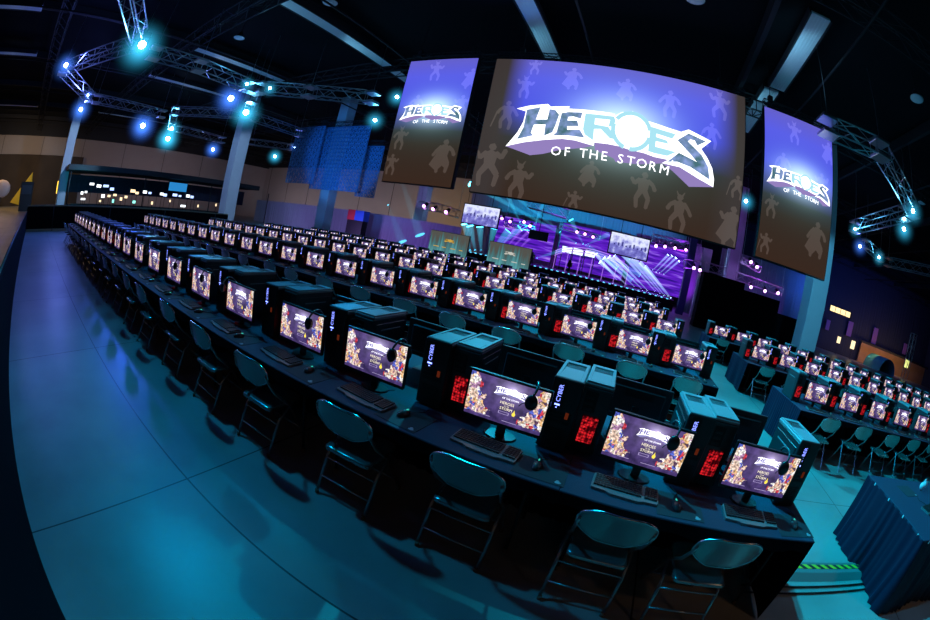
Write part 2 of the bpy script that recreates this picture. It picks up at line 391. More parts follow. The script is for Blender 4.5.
def logo(mb, cx, cz, width, y, d, mi):
    """mi: dict outline, side, fill, bright"""
    k = width/LW
    T = lambda P: [((x-LCX)*k+cx, (z-LCZ)*k+cz) for x, z in P]
    for n in ('side1', 'side2', 'side3'): flat(mb, T(LOGO[n]), y-d, mi['side'])
    flat(mb, T(LOGO['outline']), y-2*d, mi['outline'])
    for n in 'HE':
        for P in LOGO[n]: flat(mb, T(P), y-3*d, mi['fill'])
    for n in ('R', 'E2'):
        for P in LOGO[n]: flat(mb, T(P), y-3*d, mi['bright'])
    flat(mb, T(LOGO['S']), y-3*d, mi['fill'])
    ox, oz = T([LOGO['O']])[0]
    for a0, a1 in ((.2, 2.6), (2.9, 4.4), (4.7, 6.1)):
        pts = [(ox+.115*width*.9*cos(a0+(a1-a0)*i/8)*.95, oz+.115*width*.9*sin(a0+(a1-a0)*i/8)) for i in range(9)]
        pin = [(ox+.082*width*cos(a0+(a1-a0)*i/8)*.95, oz+.082*width*sin(a0+(a1-a0)*i/8)) for i in range(9)]
        for i in range(8):
            flat(mb, [pts[i], pts[i+1], pin[i+1], pin[i]], y-3*d, mi['bright'])

# --- monitor (screen centre x=0; screen plane y=.35; z from .862-.745)
ZB = .117
def make_monitor():
    p = proto('monitor')
    b = MB(); fr = .014
    b.box((-SW/2-fr, .352, ZB-.022), (SW/2+fr, .376, ZB+SH+fr), 0, .004)
    b.box((-SW/2+.05, .376, ZB+.02), (SW/2-.05, .400, ZB+SH-.03), 0, .01)
    for s in (-1, 1): b.box((s*(SW/2+fr)-(fr if s > 0 else 0), .347, ZB-.022), (s*(SW/2+fr)+(0 if s > 0 else fr), .352, ZB+SH+fr), 0)
    b.box((-SW/2, .347, ZB+SH), (SW/2, .352, ZB+SH+fr)); b.box((-SW/2, .347, ZB-.022), (SW/2, .352, ZB))
    kid(p, b.build('casing', [M['plastic']]))
    s = MB(); s.face([(-SW/2, 0, 0), (SW/2, 0, 0), (SW/2, 0, SH), (-SW/2, 0, SH)], 0)
    logo(s, .02, SH*.745, .22, 0, .0004, dict(outline=1, side=5, fill=5, bright=1))
    text_mesh('OF THE STORM', .016, s, 1, Matrix.Translation((.025, -.0015, SH*.60))@RX90)
    text_mesh('HEROES', .026, s, 2, Matrix.Translation((.01, -.001, SH*.49))@RX90)
    text_mesh('OF THE', .010, s, 2, Matrix.Translation((.01, -.001, SH*.425))@RX90)
    text_mesh('STORM', .026, s, 2, Matrix.Translation((.01, -.001, SH*.36))@RX90)
    for a, b_, c, d in ((-.035, .035, .232, .24), (-.035, .035, .285, .293), (-.035, -.031, .232, .293), (.031, .035, .232, .293)):
        s.face([(a, -.001, c*SH), (b_, -.001, c*SH), (b_, -.001, d*SH), (a, -.001, d*SH)], 3)
    for a, b_ in ((-.16, -.08), (.0, .10)): s.face([(a, -.001, .075*SH), (b_, -.001, .075*SH), (b_, -.001, .085*SH), (a, -.001, .085*SH)], 3)
    flat(s, [(.058, SH*.25), (.072, SH*.25), (.078, SH*.30), (.07, SH*.345), (.066, SH*.40), (.062, SH*.345), (.053, SH*.30)], -.001, 4)
    o = kid(p, s.build('screen', [M['mon'], M['mon_logo'], M['mon_txt'], M['mon_line'], M['mon_gold'], M['mon_side']])); o.location = (0, .3495, ZB)
    st = MB(); st.box((-.03, .39, .012), (.03, .42, ZB+.12), 0, .005)
    n = 20
    st.v += []; ring = [(0+.115*cos(2*pi*i/n), .41+.085*sin(2*pi*i/n)) for i in range(n)]
    b0 = len(st.v); st.v += [(x, y, 0) for x, y in ring]+[(x*.94, .41+(y-.41)*.94, .012) for x, y in ring]
    for i in range(n): st.f.append((b0+i, b0+(i+1) % n, b0+n+(i+1) % n, b0+n+i)); st.mi.append(0); st.sm.append(True)
    st.f.append(tuple(range(b0+n, b0+2*n))); st.mi.append(0); st.sm.append(False)
    st.f.append(tuple(range(b0, b0+n))[::-1]); st.mi.append(0); st.sm.append(False)
    kid(p, st.build('stand', [M['plastic']]))
    return p
M['mon_side'] = emi('title_shade', (.30, .28, .60), .9)
def make_back_monitor():     # a switched-on monitor of the opposite side, seen from behind
    p = proto('monitor')
    b = MB(); fr = .014
    b.box((-SW/2-fr, -.012, ZB-.022), (SW/2+fr, .014, ZB+SH+fr), 0, .004)
    b.box((-SW/2+.04, -.034, ZB+.02), (SW/2-.04, -.010, ZB+SH-.03), 0, .01)
    for i in range(7): b.box((-.12, -.036, ZB+.19+i*.008), (.12, -.033, ZB+.193+i*.008), 1)
    kid(p, b.build('casing', [M['case'], M['dark']]))
    s = MB(); s.face([(SW/2, 0, 0), (-SW/2, 0, 0), (-SW/2, 0, SH), (SW/2, 0, SH)], 0)
    o = kid(p, s.build('screen', [M['mon']])); o.location = (0, .015, ZB)
    st = MB(); st.box((-.03, -.05, .012), (.03, -.028, ZB+.12), 0, .005); st.box((-.11, -.12, 0), (.11, .05, .012), 0, .005)
    kid(p, st.build('stand', [M['plastic']]))
    return p

# --- computer tower (x -.095...095, y 0 = front ... .50, z 0...505)
def tower_case(mb, flip=False):
    w2, D, H = .096, .50, .50
    mb.box((-w2, .018, .014), (w2, D, H-.035), 0, .004)
    for s in (-1, 1):            # bulged side panels
        x = s*w2; mb.box((min(x, x+s*.006), .05, .05), (max(x, x+s*.006), D-.04, H-.075), 0, .0028)
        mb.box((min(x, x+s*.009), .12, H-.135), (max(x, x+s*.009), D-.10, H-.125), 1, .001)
    for sx in (-.06, .06):
        for sy in (.06, D-.06): mb.box((sx-.015, sy-.02, 0), (sx+.015, sy+.02, .015), 2)
    # top plate with raised rim and recess
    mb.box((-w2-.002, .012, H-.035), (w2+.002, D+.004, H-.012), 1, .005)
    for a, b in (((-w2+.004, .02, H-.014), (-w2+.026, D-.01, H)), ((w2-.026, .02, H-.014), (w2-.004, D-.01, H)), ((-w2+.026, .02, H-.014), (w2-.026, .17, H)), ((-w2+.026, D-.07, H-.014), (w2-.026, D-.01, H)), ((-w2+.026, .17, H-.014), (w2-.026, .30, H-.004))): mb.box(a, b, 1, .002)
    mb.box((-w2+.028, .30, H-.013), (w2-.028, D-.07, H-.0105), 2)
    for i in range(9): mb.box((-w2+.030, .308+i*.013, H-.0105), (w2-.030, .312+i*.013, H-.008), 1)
def rounded_front(mb):
    mb.box((-.098, 0, .008), (.098, .022, .498), 3, .006)
    mb.box((-.07, -.004, .30), (.0, .001, .48), 2, .001)
    for i in range(3): mb.box((-.075, -.003, .20+i*.03), (.075, .0, .222+i*.03), 2, .001)
    for i in range(10): mb.box((-.07, -.003, .03+i*.014), (.07, .0, .036+i*.014), 2)
def make_tower():
    p = proto('computer_tower')
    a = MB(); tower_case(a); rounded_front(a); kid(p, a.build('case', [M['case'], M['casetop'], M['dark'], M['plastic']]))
    l = MB(); T = Matrix.Translation((-.035, -.0055, .40))@RX90@Matrix.Rotation(pi/2, 4, 'Z')
    text_mesh('CYBER', .039, l, 0, T); 
    l.box((-.052, -.0065, .318), (-.018, -.004, .328), 1); l.box((-.040, -.0065, .30), (-.032, -.004, .306), 1)
    kid(p, l.build('front_lights', [M['led_white'], M['led_blue']]))
    d = MB(); d.box((.034, -.006, .24), (.056, -.002, .285), 0, .001); kid(p, d.build('fan_vent', [M['ember']]))
    return p
def ember():
    m, t, N, L = nt('lamp_glow_through_mesh'); o = N('ShaderNodeOutputMaterial'); e = N('ShaderNodeEmission'); L(e.outputs[0], o.inputs[0])
    e.inputs[0].default_value = (.6, .09, .03, 1); e.inputs[1].default_value = .14; m.cycles.emission_sampling = 'NONE'; return m
M['ember'] = ember()
def redglow():
    m, t, N, L = nt('red_fan_glow_behind_mesh'); o = N('ShaderNodeOutputMaterial'); e = N('ShaderNodeEmission'); L(e.outputs[0], o.inputs[0])
    tc = N('ShaderNodeTexCoord'); n = N('ShaderNodeTexNoise'); n.inputs['Scale'].default_value = 38; n.inputs['Detail'].default_value = 2; L(tc.outputs['Object'], n.inputs[0])
    cr = N('ShaderNodeValToRGB'); cr.color_ramp.elements[0].position = .42; cr.color_ramp.elements[0].color = (.06, .0, .003, 1); cr.color_ramp.elements[1].position = .62; cr.color_ramp.elements[1].color = (1, .02, .03, 1)
    L(n.outputs[0], cr.inputs[0]); L(cr.outputs[0], e.inputs[0]); e.inputs[1].default_value = .9; m.cycles.emission_sampling = 'NONE'; return m
M['redglow'] = redglow()
def make_back_tower():      # rear side towards the viewer (y=0), lit red inside
    p = proto('computer_tower')
    a = MB(); tower_case(a)
    a.box((-.098, .478, .008), (.098, .502, .498), 3, .006)
    a.box((-.094, .0, .012), (.094, .022, .462), 0, .003)
    a.box((-.075, -.004, .30), (.01, .0, .44), 2, .001)            # i/o plate
    for i in range(3): a.box((-.068, -.008, .31+i*.04), (-.01, -.003, .328+i*.04), 3, .002)
    for i in range(6): a.box((-.07, -.003, .02+i*.012), (-.0, .0, .027+i*.012), 2)
    kid(p, a.build('case', [M['case'], M['casetop'], M['dark'], M['plastic']]))
    g = MB(); g.box((-.050, -.006, .085), (.055, -.001, .270), 0); kid(p, g.build('glowing_vent', [M['redglow']]))
    v = MB()
    for i in range(7): v.box((-.055+i*.0205, -.009, .075), (-.052+i*.0205, -.006, .275), 0)
    for i in range(10): v.box((-.055, -.009, .075+i*.0215), (.075, -.006, .0775+i*.0215), 0)
    kid(p, v.build('mesh_grille', [M['dark']]))
    return p
def make_keyboard():
    p = proto('keyboard')
    a = MB()
    prof = [(-.215, -.065), (-.21, -.085), (-.12, -.09), (-.09, -.105), (.09, -.105), (.12, -.09), (.21, -.085), (.215, -.065), (.215, .075), (.2, .085), (-.2, .085), (-.215, .075)]
    n = len(prof); b0 = len(a.v)
    a.v += [(x, y, 0) for x, y in prof]+[(x, y, .016+.06*(y+.1)*.5) for x, y in prof]
    for i in range(n): a.f.append((b0+i, b0+(i+1) % n, b0+n+(i+1) % n, b0+n+i)); a.mi.append(0); a.sm.append(False)
    a.f.append(tuple(range(b0+n, b0+2*n))); a.mi.append(0); a.sm.append(False); a.f.append(tuple(range(b0, b0+n))[::-1]); a.mi.append(0); a.sm.append(False)
    kid(p, a.build('body', [M['kbody']]))
    k = MB()
    for r in range(6):
        y = -.055+r*.0225
        z = .020+.03*(y+.1)
        for c in range(20):
            if c in (15,) : continue
            if r == 0 and 4 <= c <= 9: 
                if c == 4: k.box((-.203+c*.0205, y, z-.004), (-.203+10*.0205-.003, y+.018, z+.006), 0, .0015)
                continue
            x = -.203+c*.0205
            k.box((x, y, z-.004), (x+.0172, y+.018, z+.006), 0)
    kid(p, k.build('keys', [M['key']]))
    c = MB(); c.tube([(0, .085, .012), (.02, .14, .006), (-.02, .22, .004), (.03, .30, .004)], .0025, 0, 5); kid(p, c.build('cord', [M['rubber']]))
    return p
def make_mouse():
    p = proto('computer_mouse')
    a = MB(); a.sphere((0, 0, .006), 1, 0, 14, 8, (.031, .058, .030)); a.v = [(x, y, max(z, .0015)) for x, y, z in a.v]; kid(p, a.build('shell', [M['plastic_shiny']]))
    w = MB(); w.box((-.004, .022, .026), (.004, .044, .036), 0, .002); kid(p, w.build('scroll_wheel', [M['led_cyan']]))
    c = MB(); c.tube([(0, .055, .01), (.01, .10, .005), (.05, .16, .004), (.02, .24, .004)], .002, 0, 5); kid(p, c.build('cord', [M['rubber']]))
    return p
M['plastic_shiny'] = mat('glossy_plastic', (.06, .065, .07), .15)
M['pad'] = mat('mouse_pad_fabric', (.028, .032, .042), .8, noise=.12, nscale=200)
M['padlogo'] = mat('printed_mark', (.35, .38, .42), .6)
def make_pad():
    a = MB(); a.box((-.16, -.14, 0), (.16, .14, .003), 0, .001)
    a.sphere((.12, -.11, .003), 1, 1, 10, 4, (.022, .013, .0008)); a.sphere((.115, -.095, .003), 1, 1, 8, 4, (.012, .012, .0008))
    return a.build('mouse_pad', [M['pad'], M['padlogo']])
def make_headset(lining='plastic'):
    p = proto('headset')    # hooked over the top edge of a monitor (origin: on top edge, screen side is -y)
    b = MB(); pts = []
    for i in range(13):
        a = pi*i/12; pts.append((.012*sin(a*2), -.075*cos(a)+.0, -.045+.068*sin(a)))
    b.tube(pts, .0085, 0, 8)
    kid(p, b.build('headband', [M['band']]))
    for s in (-1, 1):
        e = MB(); e.sphere((0, s*.078, -.085), 1, 0, 14, 8, (.042, .022, .050)); kid(p, e.build('ear_cup', [M['plastic']]))
        q = MB(); q.sphere((0, s*.058, -.085), 1, 0, 12, 6, (.036, .014, .044)); kid(p, q.build('ear_pad', [M[lining]]))
    mc = MB(); mc.tube([(-.03, -.085, -.09), (-.05, -.095, -.10), (-.065, -.10, -.12)], .003, 0, 5); kid(p, mc.build('microphone', [M['plastic']]))
    return p
M['band'] = mat('headband_plastic', (.10, .12, .13), .25)

def arc(cx, cy, r, a0, a1, n): return [(cx+r*cos(a0+(a1-a0)*i/n), cy+r*sin(a0+(a1-a0)*i/n)) for i in range(n+1)]
def make_chair(full=True):
    """steel folding chair, sits facing +y; origin on floor at table edge line"""
    p = proto('folding_chair')
    HW = .218
    # backrest: curved rounded panel between z .62 and .82
    b = MB(); nu, nv = 18, 12; V = {}
    for side, off in ((0, 0.0), (1, .012)):
        for j in range(nv+1):
            v = j/nv*2-1
            for i in range(nu+1):
                u = i/nu*2-1
                hw = HW*1.04*(1-abs(v)**3.0*.50) if v > 0 else HW*1.04*(1-abs(v)**2.2*.62)
                x = u*hw; z = .722+v*.112; yb = -.135-(z-.62)*.28
                y = yb-.030*(1-(x/HW)**2)+off+(.004*(1-v*v))
                V[(side, i, j)] = len(b.v); b.v.append((x, y, z))
    for i in range(nu):
        for j in range(nv):
            q = [V[(0, i, j)], V[(0, i+1, j)], V[(0, i+1, j+1)], V[(0, i, j+1)]]; b.f.append(tuple(q)); b.mi.append(0); b.sm.append(True)
            q = [V[(1, i, j)], V[(1, i, j+1)], V[(1, i+1, j+1)], V[(1, i+1, j)]]; b.f.append(tuple(q)); b.mi.append(0); b.sm.append(True)
    def band(l):
        for a, c in zip(l, l[1:]): b.f.append((a[0], a[1], c[1], c[0])); b.mi.append(1); b.sm.append(True)
    per = [(i, 0) for i in range(nu+1)]+[(nu, j) for j in range(1, nv+1)]+[(i, nv) for i in range(nu-1, -1, -1)]+[(0, j) for j in range(nv-1, -1, -1)]
    band([(V[(0, i, j)], V[(1, i, j)]) for i, j in per])
    # rolled rim
    rim = [b.v[V[(0, i, j)]] for i, j in per]; b.tube([(x, y+.006, z) for x, y, z in rim], .0075, 1, 6, cap=False)
    kid(p, b.build('backrest', [M['seat'], M['chrome']]))
    s = MB(); seat = arc(.13, .25, .06, 0, pi/2, 4)+arc(-.13, .25, .06, pi/2, pi, 4)+arc(-.15, -.07, .04, pi, 1.5*pi, 3)+arc(.15, -.07, .04, 1.5*pi, 2*pi, 3)
    n = len(seat); b0 = 0
    s.v += [(x, y, .405+.03*(y+.1)) for x, y in seat]+[(x, y, .425+.03*(y+.1)) for x, y in seat]+[(x*.86, .1+(y-.1)*.86, .430+.03*(y+.1)) for x, y in seat]+[(x*.5, .1+(y-.1)*.5, .418+.03*(y+.1)) for x, y in seat]
    for k in range(3):
        for i in range(n): s.f.append((k*n+i, k*n+(i+1) % n, (k+1)*n+(i+1) % n, (k+1)*n+i)); s.mi.append(0); s.sm.append(k > 0)
    s.f.append(tuple(range(3*n, 4*n))); s.mi.append(0); s.sm.append(True); s.f.append(tuple(range(n))[::-1]); s.mi.append(0); s.sm.append(False)
    kid(p, s.build('seat', [M['seat']]))
    for sx in (-1, 1):
        x = sx*.212
        f = MB(); f.tube([(sx*.212, -.160, .74), (sx*.214, -.145, .68), (x, -.06, .56), (x, .10, .42), (x, .34, .012)], .0115, 0, 8)
        fo = kid(p, f.build('front_leg', [M['tube']]))
        r = MB(); r.tube([(x+sx*.004, .14, .44), (x+sx*.004, -.02, .30), (x+sx*.004, -.14, .012)], .0115, 0, 8)
        ro = kid(p, r.build('rear_leg', [M['tube']]))
        for o, y in ((fo, .345), (ro, -.145)):
            c = MB(); c.tube([(x, y, 0), (x, y, .03)], .015, 0, 8); kid(o, c.build('foot_cap', [M['rubber_brown']]))
    for z, y in ((.28, -.035), (.14, -.094)):
        c = MB(); c.tube([(-.214, y, z), (.214, y, z)], .007, 0, 6); kid(p, c.build('crossbar', [M['tube']]))
    c = MB(); c.tube([(-.21, .26, .15), (.21, .26, .15)], .007, 0, 6); kid(p, c.build('crossbar', [M['tube']]))
    return p
M['rubber_brown'] = mat('worn_rubber', (.20, .12, .08), .8)
def make_simple_chair():
    src = CHAIR
    p = proto('folding_chair')
    for ch in KIDS[src.name]:
        if ch.name.split('.')[0] in ('backrest', 'seat'):
            c = ch.copy(); COL.objects.link(c); kid(p, c)
    f = MB()
    for sx in (-1, 1):
        x = sx*.212
        f.tube([(sx*.212, -.160, .74), (x, -.06, .56), (x, .10, .42), (x, .34, .0)], .0115, 0, 5)
        f.tube([(x, .14, .44), (x, -.14, .0)], .0115, 0, 5)
    for z, y in ((.28, -.035), (.14, -.094)): f.tube([(-.214, y, z), (.214, y, z)], .007, 0, 4)
    kid(p, f.build('frame', [M['tube']]))
    return p

TW = 1.8288
def make_table():
    """6 ft table under a tight black cloth; origin floor, front-left corner; 0..TW, 0..0.76"""
    p = proto('table')
    t = MB(); t.box((.001, 0, .715), (TW-.001, .755, .745), 0, .004)
    # cloth drop along the front, slightly wavy
    n = 40
    for i in range(n):
        xa, xb = TW*i/n, TW*(i+1)/n
        ya, yb = -.004-.006*sin(i*1.3)**2, -.004-.006*sin((i+1)*1.3)**2
        za, zb = .655+.012*sin(i*.9), .655+.012*sin((i+1)*.9)
        t.face([(xa, ya, za), (xb, yb, zb), (xb, 0, .735), (xa, 0, .735)], 1, True)
    kid(p, t.build('tabletop', [M['cloth'], M['drape']]))
    d = MB(); n = 60
    for i in range(n):
        xa, xb = TW*i/n, TW*(i+1)/n; ya, yb = .73+.015*sin(i*1.7), .73+.015*sin((i+1)*1.7)
        d.face([(xa, ya, .004), (xb, yb, .004), (xb, .75, .72), (xa, .75, .72)], 0, True)
    kid(p, d.build('skirt', [M['drape']]))
    for x in (.19, TW-.19):
        l = MB(); l.tube([(x, .17, .0), (x, .17, .70)], .013, 0, 6); l.tube([(x, .62, .0), (x, .62, .70)], .013, 0, 6); l.tube([(x, .17, .35), (x, .62, .35)], .010, 0, 6); l.tube([(x, .17, 0), (x, .17, .04)], .018, 1, 6)
        kid(p, l.build('leg_frame', [M['black'], M['rubber_brown']]))
    return p

MON = make_monitor(); BMON = make_back_monitor(); TOW = make_tower(); BTOW = make_back_tower(); KEYB = make_keyboard(); MOUSE = make_mouse()
PAD = make_pad(); HEAD = make_headset('plastic'); HEADR = make_headset('red'); CHAIR = make_chair(); SCHAIR = make_simple_chair(); TABLE = make_table()
used = set()
def put(src, loc, rz, label, cat, group):
    if src.name not in used:
        used.add(src.name); c = src
    else: c = copy_tree(src)
    c.location = loc; c.rotation_euler = (0, 0, rz); tag(c, label, cat, group)
    return c

PITCH = .9144; XE = -.068; RP = 3.77
def block(rowi, side, xs, Y0, detail, chairs, back_mon, bname, full_chairs=False):
    """xs: screen-left x of each station, first = nearest the aisle"""
    rn = ROWN[rowi]
    for k, x0 in enumerate(xs):
        o = ORD[k]; st = f'{o} place from the aisle, {rn} row, {bname}'
        jx = random.uniform(-.012, .012); yw = random.uniform(-.03, .03)
        if (rowi, side, k) in SPEC: jx, yw = SPEC[(rowi, side, k)]
        xc = x0+SW/2+jx
        put(MON, (xc, Y0, .745), yw, f'lit black monitor at {st}', 'monitor', f'lit monitors of the {rn} row, {bname}')
        xt = x0+.627+random.uniform(-.008, .008); put(TOW, (xt, Y0+.45+random.uniform(-.012, .012), .745), random.uniform(-.015, .015), f'computer tower with blue front lights, {st}', 'computer', f'towers facing front, {rn} row, {bname}')
        # tower of the opposite side, left of this monitor
        xb = x0-.083+random.uniform(-.008, .008)
        if not (side == 0 and k == 99):
            put(BTOW, (xb, Y0+.53+random.uniform(-.012, .012), .745), random.uniform(-.02, .02), f'tower with red glowing rear vent, {st}', 'computer', f'towers facing away, {rn} row, {bname}')
        hr = (k+rowi) % 4 == 1
        hx = xc+SW*.33+random.uniform(-.02, .03)
        if (rowi, side, k) == (0, 0, 5) or (rowi, side, k) == (0, 0, 8): hx = x0-.0
        put(HEADR if hr else HEAD, (hx, Y0+.362, .745+ZB+SH+.016), random.uniform(-.25, .25), f'black headset hooked over the monitor, {st}', 'headset', f'headsets of the {rn} row, {bname}')
        if back_mon: put(BMON, (x0+SW/2+random.uniform(-.02, .02), Y0+1.15, .745), random.uniform(-.03, .03), f'monitor seen from behind, {st}', 'monitor', f'monitors facing away, {rn} row, {bname}')
        if detail:
            put(PAD, (x0+.64+random.uniform(-.02, .02), Y0+.175, .745), random.uniform(-.08, .08), f'black mouse pad at {st}', 'mouse pad', f'mouse pads, {rn} row, {bname}')
            put(KEYB, (x0+.265+random.uniform(-.015, .015), Y0+.20+random.uniform(-.01, .02), .745), random.uniform(-.05, .05)+(-.05), f'black keyboard at {st}', 'keyboard', f'keyboards, {rn} row, {bname}')
            put(MOUSE, (x0+.60+random.uniform(-.04, .05), Y0+.16+random.uniform(-.03, .04), .7482), random.uniform(-.3, .3), f'glossy black mouse at {st}', 'mouse', f'mice, {rn} row, {bname}')
        if chairs:
            cx = x0+SW/2+random.uniform(-.04, .06)
            if (rowi, side) == (0, 0) and k in CHX: cx = CHX[k]
            dy = random.uniform(-.03, .03) if rowi == 0 else random.uniform(-.22, -.05)
            if side == 1: dy -= .1
            put(CHAIR if full_chairs and k < 12 else SCHAIR, (cx, Y0+dy, 0), random.uniform(-.06, .06) if rowi else random.uniform(-.03, .03), f'grey steel folding chair at {st}', 'chair', f'folding chairs of the {rn} row, {bname}')
SPEC = {(0, 0, 0): (-.035, -.084), (0, 0, 1): (.017, -.088), (0, 0, 2): (.041, .021), (0, 0, 3): (-.05, .035), (0, 0, 4): (.056, .002), (0, 0, 5): (-.014, -.025), (0, 0, 6): (-.016, -.032)}
CHX = {0: -.845, 1: -1.53, 2: -2.40, 3: -3.25}
XS0 = [-.864-PITCH*k for k in range(22)]
for r in range(5):
    Y0 = RP*r
    block(r, 0, XS0, Y0, r < 2, True, r < 2, 'main block', full_chairs=(r < 2))
    for t in range(11):
        put(TABLE, (XE-TW*(t+1), Y0, 0), 0, f'black cloth covered table, {ORD[t]} from the aisle, {ROWN[r]} row, main block', 'table', f'cloth covered tables, {ROWN[r]} row front side')
        tb = put(TABLE, (XE-TW*t, Y0+1.515, 0), pi, f'rear table backing the {ORD[t]} table from the aisle, {ROWN[r]} row', 'table', f'cloth covered tables, {ROWN[r]} row back side')
# block across the aisle
XR = 2.02-SW/2
for r, n, xo in ((1, 7, 0), (2, 12, .15), (3, 17, -.12)):
    Y0 = RP*r
    block(r, 1, [XR+xo+PITCH*k for k in range(n)], Y0, r < 2, True, False, 'side block')
    for t in range((n+1)//2):
        put(TABLE, (XR+xo-.19+TW*t, Y0, 0), 0, f'black cloth covered table, {ORD[t]} from the aisle, {ROWN[r]} row, side block', 'table', f'tables of the {ROWN[r]} row, side block')
        put(TABLE, (XR+xo-.19+TW*(t+1), Y0+1.515, 0), pi, f'rear table backing the {ORD[t]} table from the aisle, {ROWN[r]} row, side block', 'table', f'rear tables of the {ROWN[r]} row, side block')

# cloth ends of the rows (pleated skirt hung round the end of the row)
def pleats(mb, pts, z0, z1, amp=.018, per=.075, mi=0, flare=.06):
    """pts: polyline (x,y); pleated skirt hanging down from z1 to z0"""
    pts = [Vector((x, y)) for x, y in pts]; L = 0; path = []
    for a, b in zip(pts, pts[1:]):
        d = (b-a); n = max(2, int(d.length/(per/4))); nn = Vector((d.y, -d.x)).normalized()
        for i in range(n): path.append((a+d*i/n, nn, L+d.length*i/n))
        L += d.length
    path.append((pts[-1], nn, L))
    rows = 6; b0 = len(mb.v)
    for j in range(rows+1):
        f = j/rows; z = z1+(z0-z1)*f
        for q, nn, s in path:
            am = amp*(.35+.65*f)*sin(2*pi*s/per+1.5*sin(s*7)+1.2*sin(s*17+2))*(.65+.35*sin(s*11))
            o = q+nn*(am+flare*f*(.6+.4*sin(s*5)))
            zz = z+(.012*sin(s*9) if j == rows else 0)
            mb.v.append((o.x, o.y, max(zz, .003)))
    n = len(path)
    for j in range(rows):
        for i in range(n-1):
            mb.f.append((b0+j*n+i, b0+(j+1)*n+i, b0+(j+1)*n+i+1, b0+j*n+i+1)); mb.mi.append(mi); mb.sm.append(True)
for r in range(5):
    s = MB(); pleats(s, [(XE+.004, RP*r+.0), (XE+.004, RP*r+1.515)], .01, .74, .004, .3, 0, .02)
    tag(s.build('end_cloth', [M['drape']]), f'black cloth hanging over the aisle end of the {ROWN[r]} row', 'cloth', 'black end cloths of the main block')
for r, xo in ((1, 0), (2, .15), (3, -.12)):
    s = MB(); x = XR+xo-.194; pleats(s, [(x, RP*r+1.515), (x, RP*r+0)], .01, .74, .014, .08, 0, .05)
    tag(s.build('end_skirt', [M['skirt']]), f'dark blue pleated skirt on the aisle end of the {ROWN[r]} row, side block', 'table skirt', 'blue end skirts of the side block')

# skirted table beside the aisle, near the camera
tp = empty('skirted_table', (1.58, 0, 0))
t = MB(); t.box((0, 0, .72), (3.7, 1.42, .745), 0, .004); t.build('tabletop', [M['cloth']], tp)
s = MB(); pleats(s, [(0, 1.42), (0, 0), (3.7, 0)], .0, .74, .032, .125, 0, .10); s.build('pleated_skirt', [M['skirt']], tp)
s = MB()
for i in range(9): s.box((.12+i*.4, -.010, .715), (.14+i*.4, -.004, .744), 0, .002)
for i in range(4): s.box((-.010, .12+i*.36, .715), (-.004, .14+i*.36, .744), 0, .002)
s.build('skirt_clips', [M['white']], tp)
tag(tp, 'table with a pleated dark blue skirt, nearest the camera across the aisle', 'table')
# white headset and laptop-like console lying on it
hp = empty('headset', (2.72, 1.17, .745), .4)
b = MB(); b.tube([(.10*cos(pi*i/10), .02, .045+.075*sin(pi*i/10)) for i in range(11)], .010, 0, 8); b.build('headband', [M['white']], hp)
for s_ in (-1, 1):
    e = MB(); e.sphere((s_*.10, .02, .048), 1, 0, 12, 8, (.026, .042, .046)); e.build('ear_cup', [M['white']], hp)
tag(hp, 'pale headset standing on the skirted table', 'headset')
kk = copy_tree(KEYB); kk.location = (2.35, .62, .745); kk.rotation_euler = (0, 0, .25); tag(kk, 'black keyboard lying on the pleated skirt table', 'keyboard')
pp = PAD.copy(); COL.objects.link(pp); pp.location = (2.2, 1.08, .745); pp.rotation_euler = (0, 0, .1)
tag(pp, 'dark mouse pad lying on the pleated skirt table', 'mouse pad'); del pp['group']

# hazard striped cable ramp
def hazard():
    m, t, N, L = nt('hazard_stripes'); o = N('ShaderNodeOutputMaterial'); p = N('ShaderNodeBsdfPrincipled'); L(p.outputs[0], o.inputs[0])
    tc = N('ShaderNodeTexCoord'); sx = N('ShaderNodeSeparateXYZ'); L(tc.outputs['Object'], sx.inputs[0])
    a = N('ShaderNodeMath'); a.operation = 'ADD'; L(sx.outputs[0], a.inputs[0]); L(sx.outputs[1], a.inputs[1])
    b = N('ShaderNodeMath'); b.operation = 'MODULO'; L(a.outputs[0], b.inputs[0]); b.inputs[1].default_value = .13
    c = N('ShaderNodeMath'); c.operation = 'GREATER_THAN'; L(b.outputs[0], c.inputs[0]); c.inputs[1].default_value = .065
    mx = N('ShaderNodeMix'); mx.data_type = 'RGBA'; L(c.outputs[0], mx.inputs[0]); mx.inputs[6].default_value = (.75, .55, .03, 1); mx.inputs[7].default_value = (.02, .02, .02, 1); L(mx.outputs[2], p.inputs['Base Color']); p.inputs['Roughness'].default_value = .5
    return m
M['hazard'] = hazard()
cr_ = empty('cable_ramp', (-.1, .66, 0))
r = MB(); prof = [(-.16, 0), (-.08, .045), (.08, .045), (.16, 0)]
for (ya, za), (yb, zb) in zip(prof, prof[1:]): r.face([(0, ya, za+.002), (1.75, ya, za+.002), (1.75, yb, zb+.002), (0, yb, zb+.002)], 0)
r.face([(0, -.16, .002), (0, -.08, .047), (0, .08, .047), (0, .16, .002)]); r.face([(1.75, -.16, .002), (1.75, .16, .002), (1.75, .08, .047), (1.75, -.08, .047)])
r.build('rubber_body', [mat('grey_tape', (.16, .16, .16), .6)], cr_)
h = MB(); h.box((0, -.02, .047), (1.75, .045, .051)); h.build('hazard_strip', [M['hazard']], cr_)
tag(cr_, 'low cable ramp with yellow and black hazard stripe crossing the aisle', 'cable ramp')
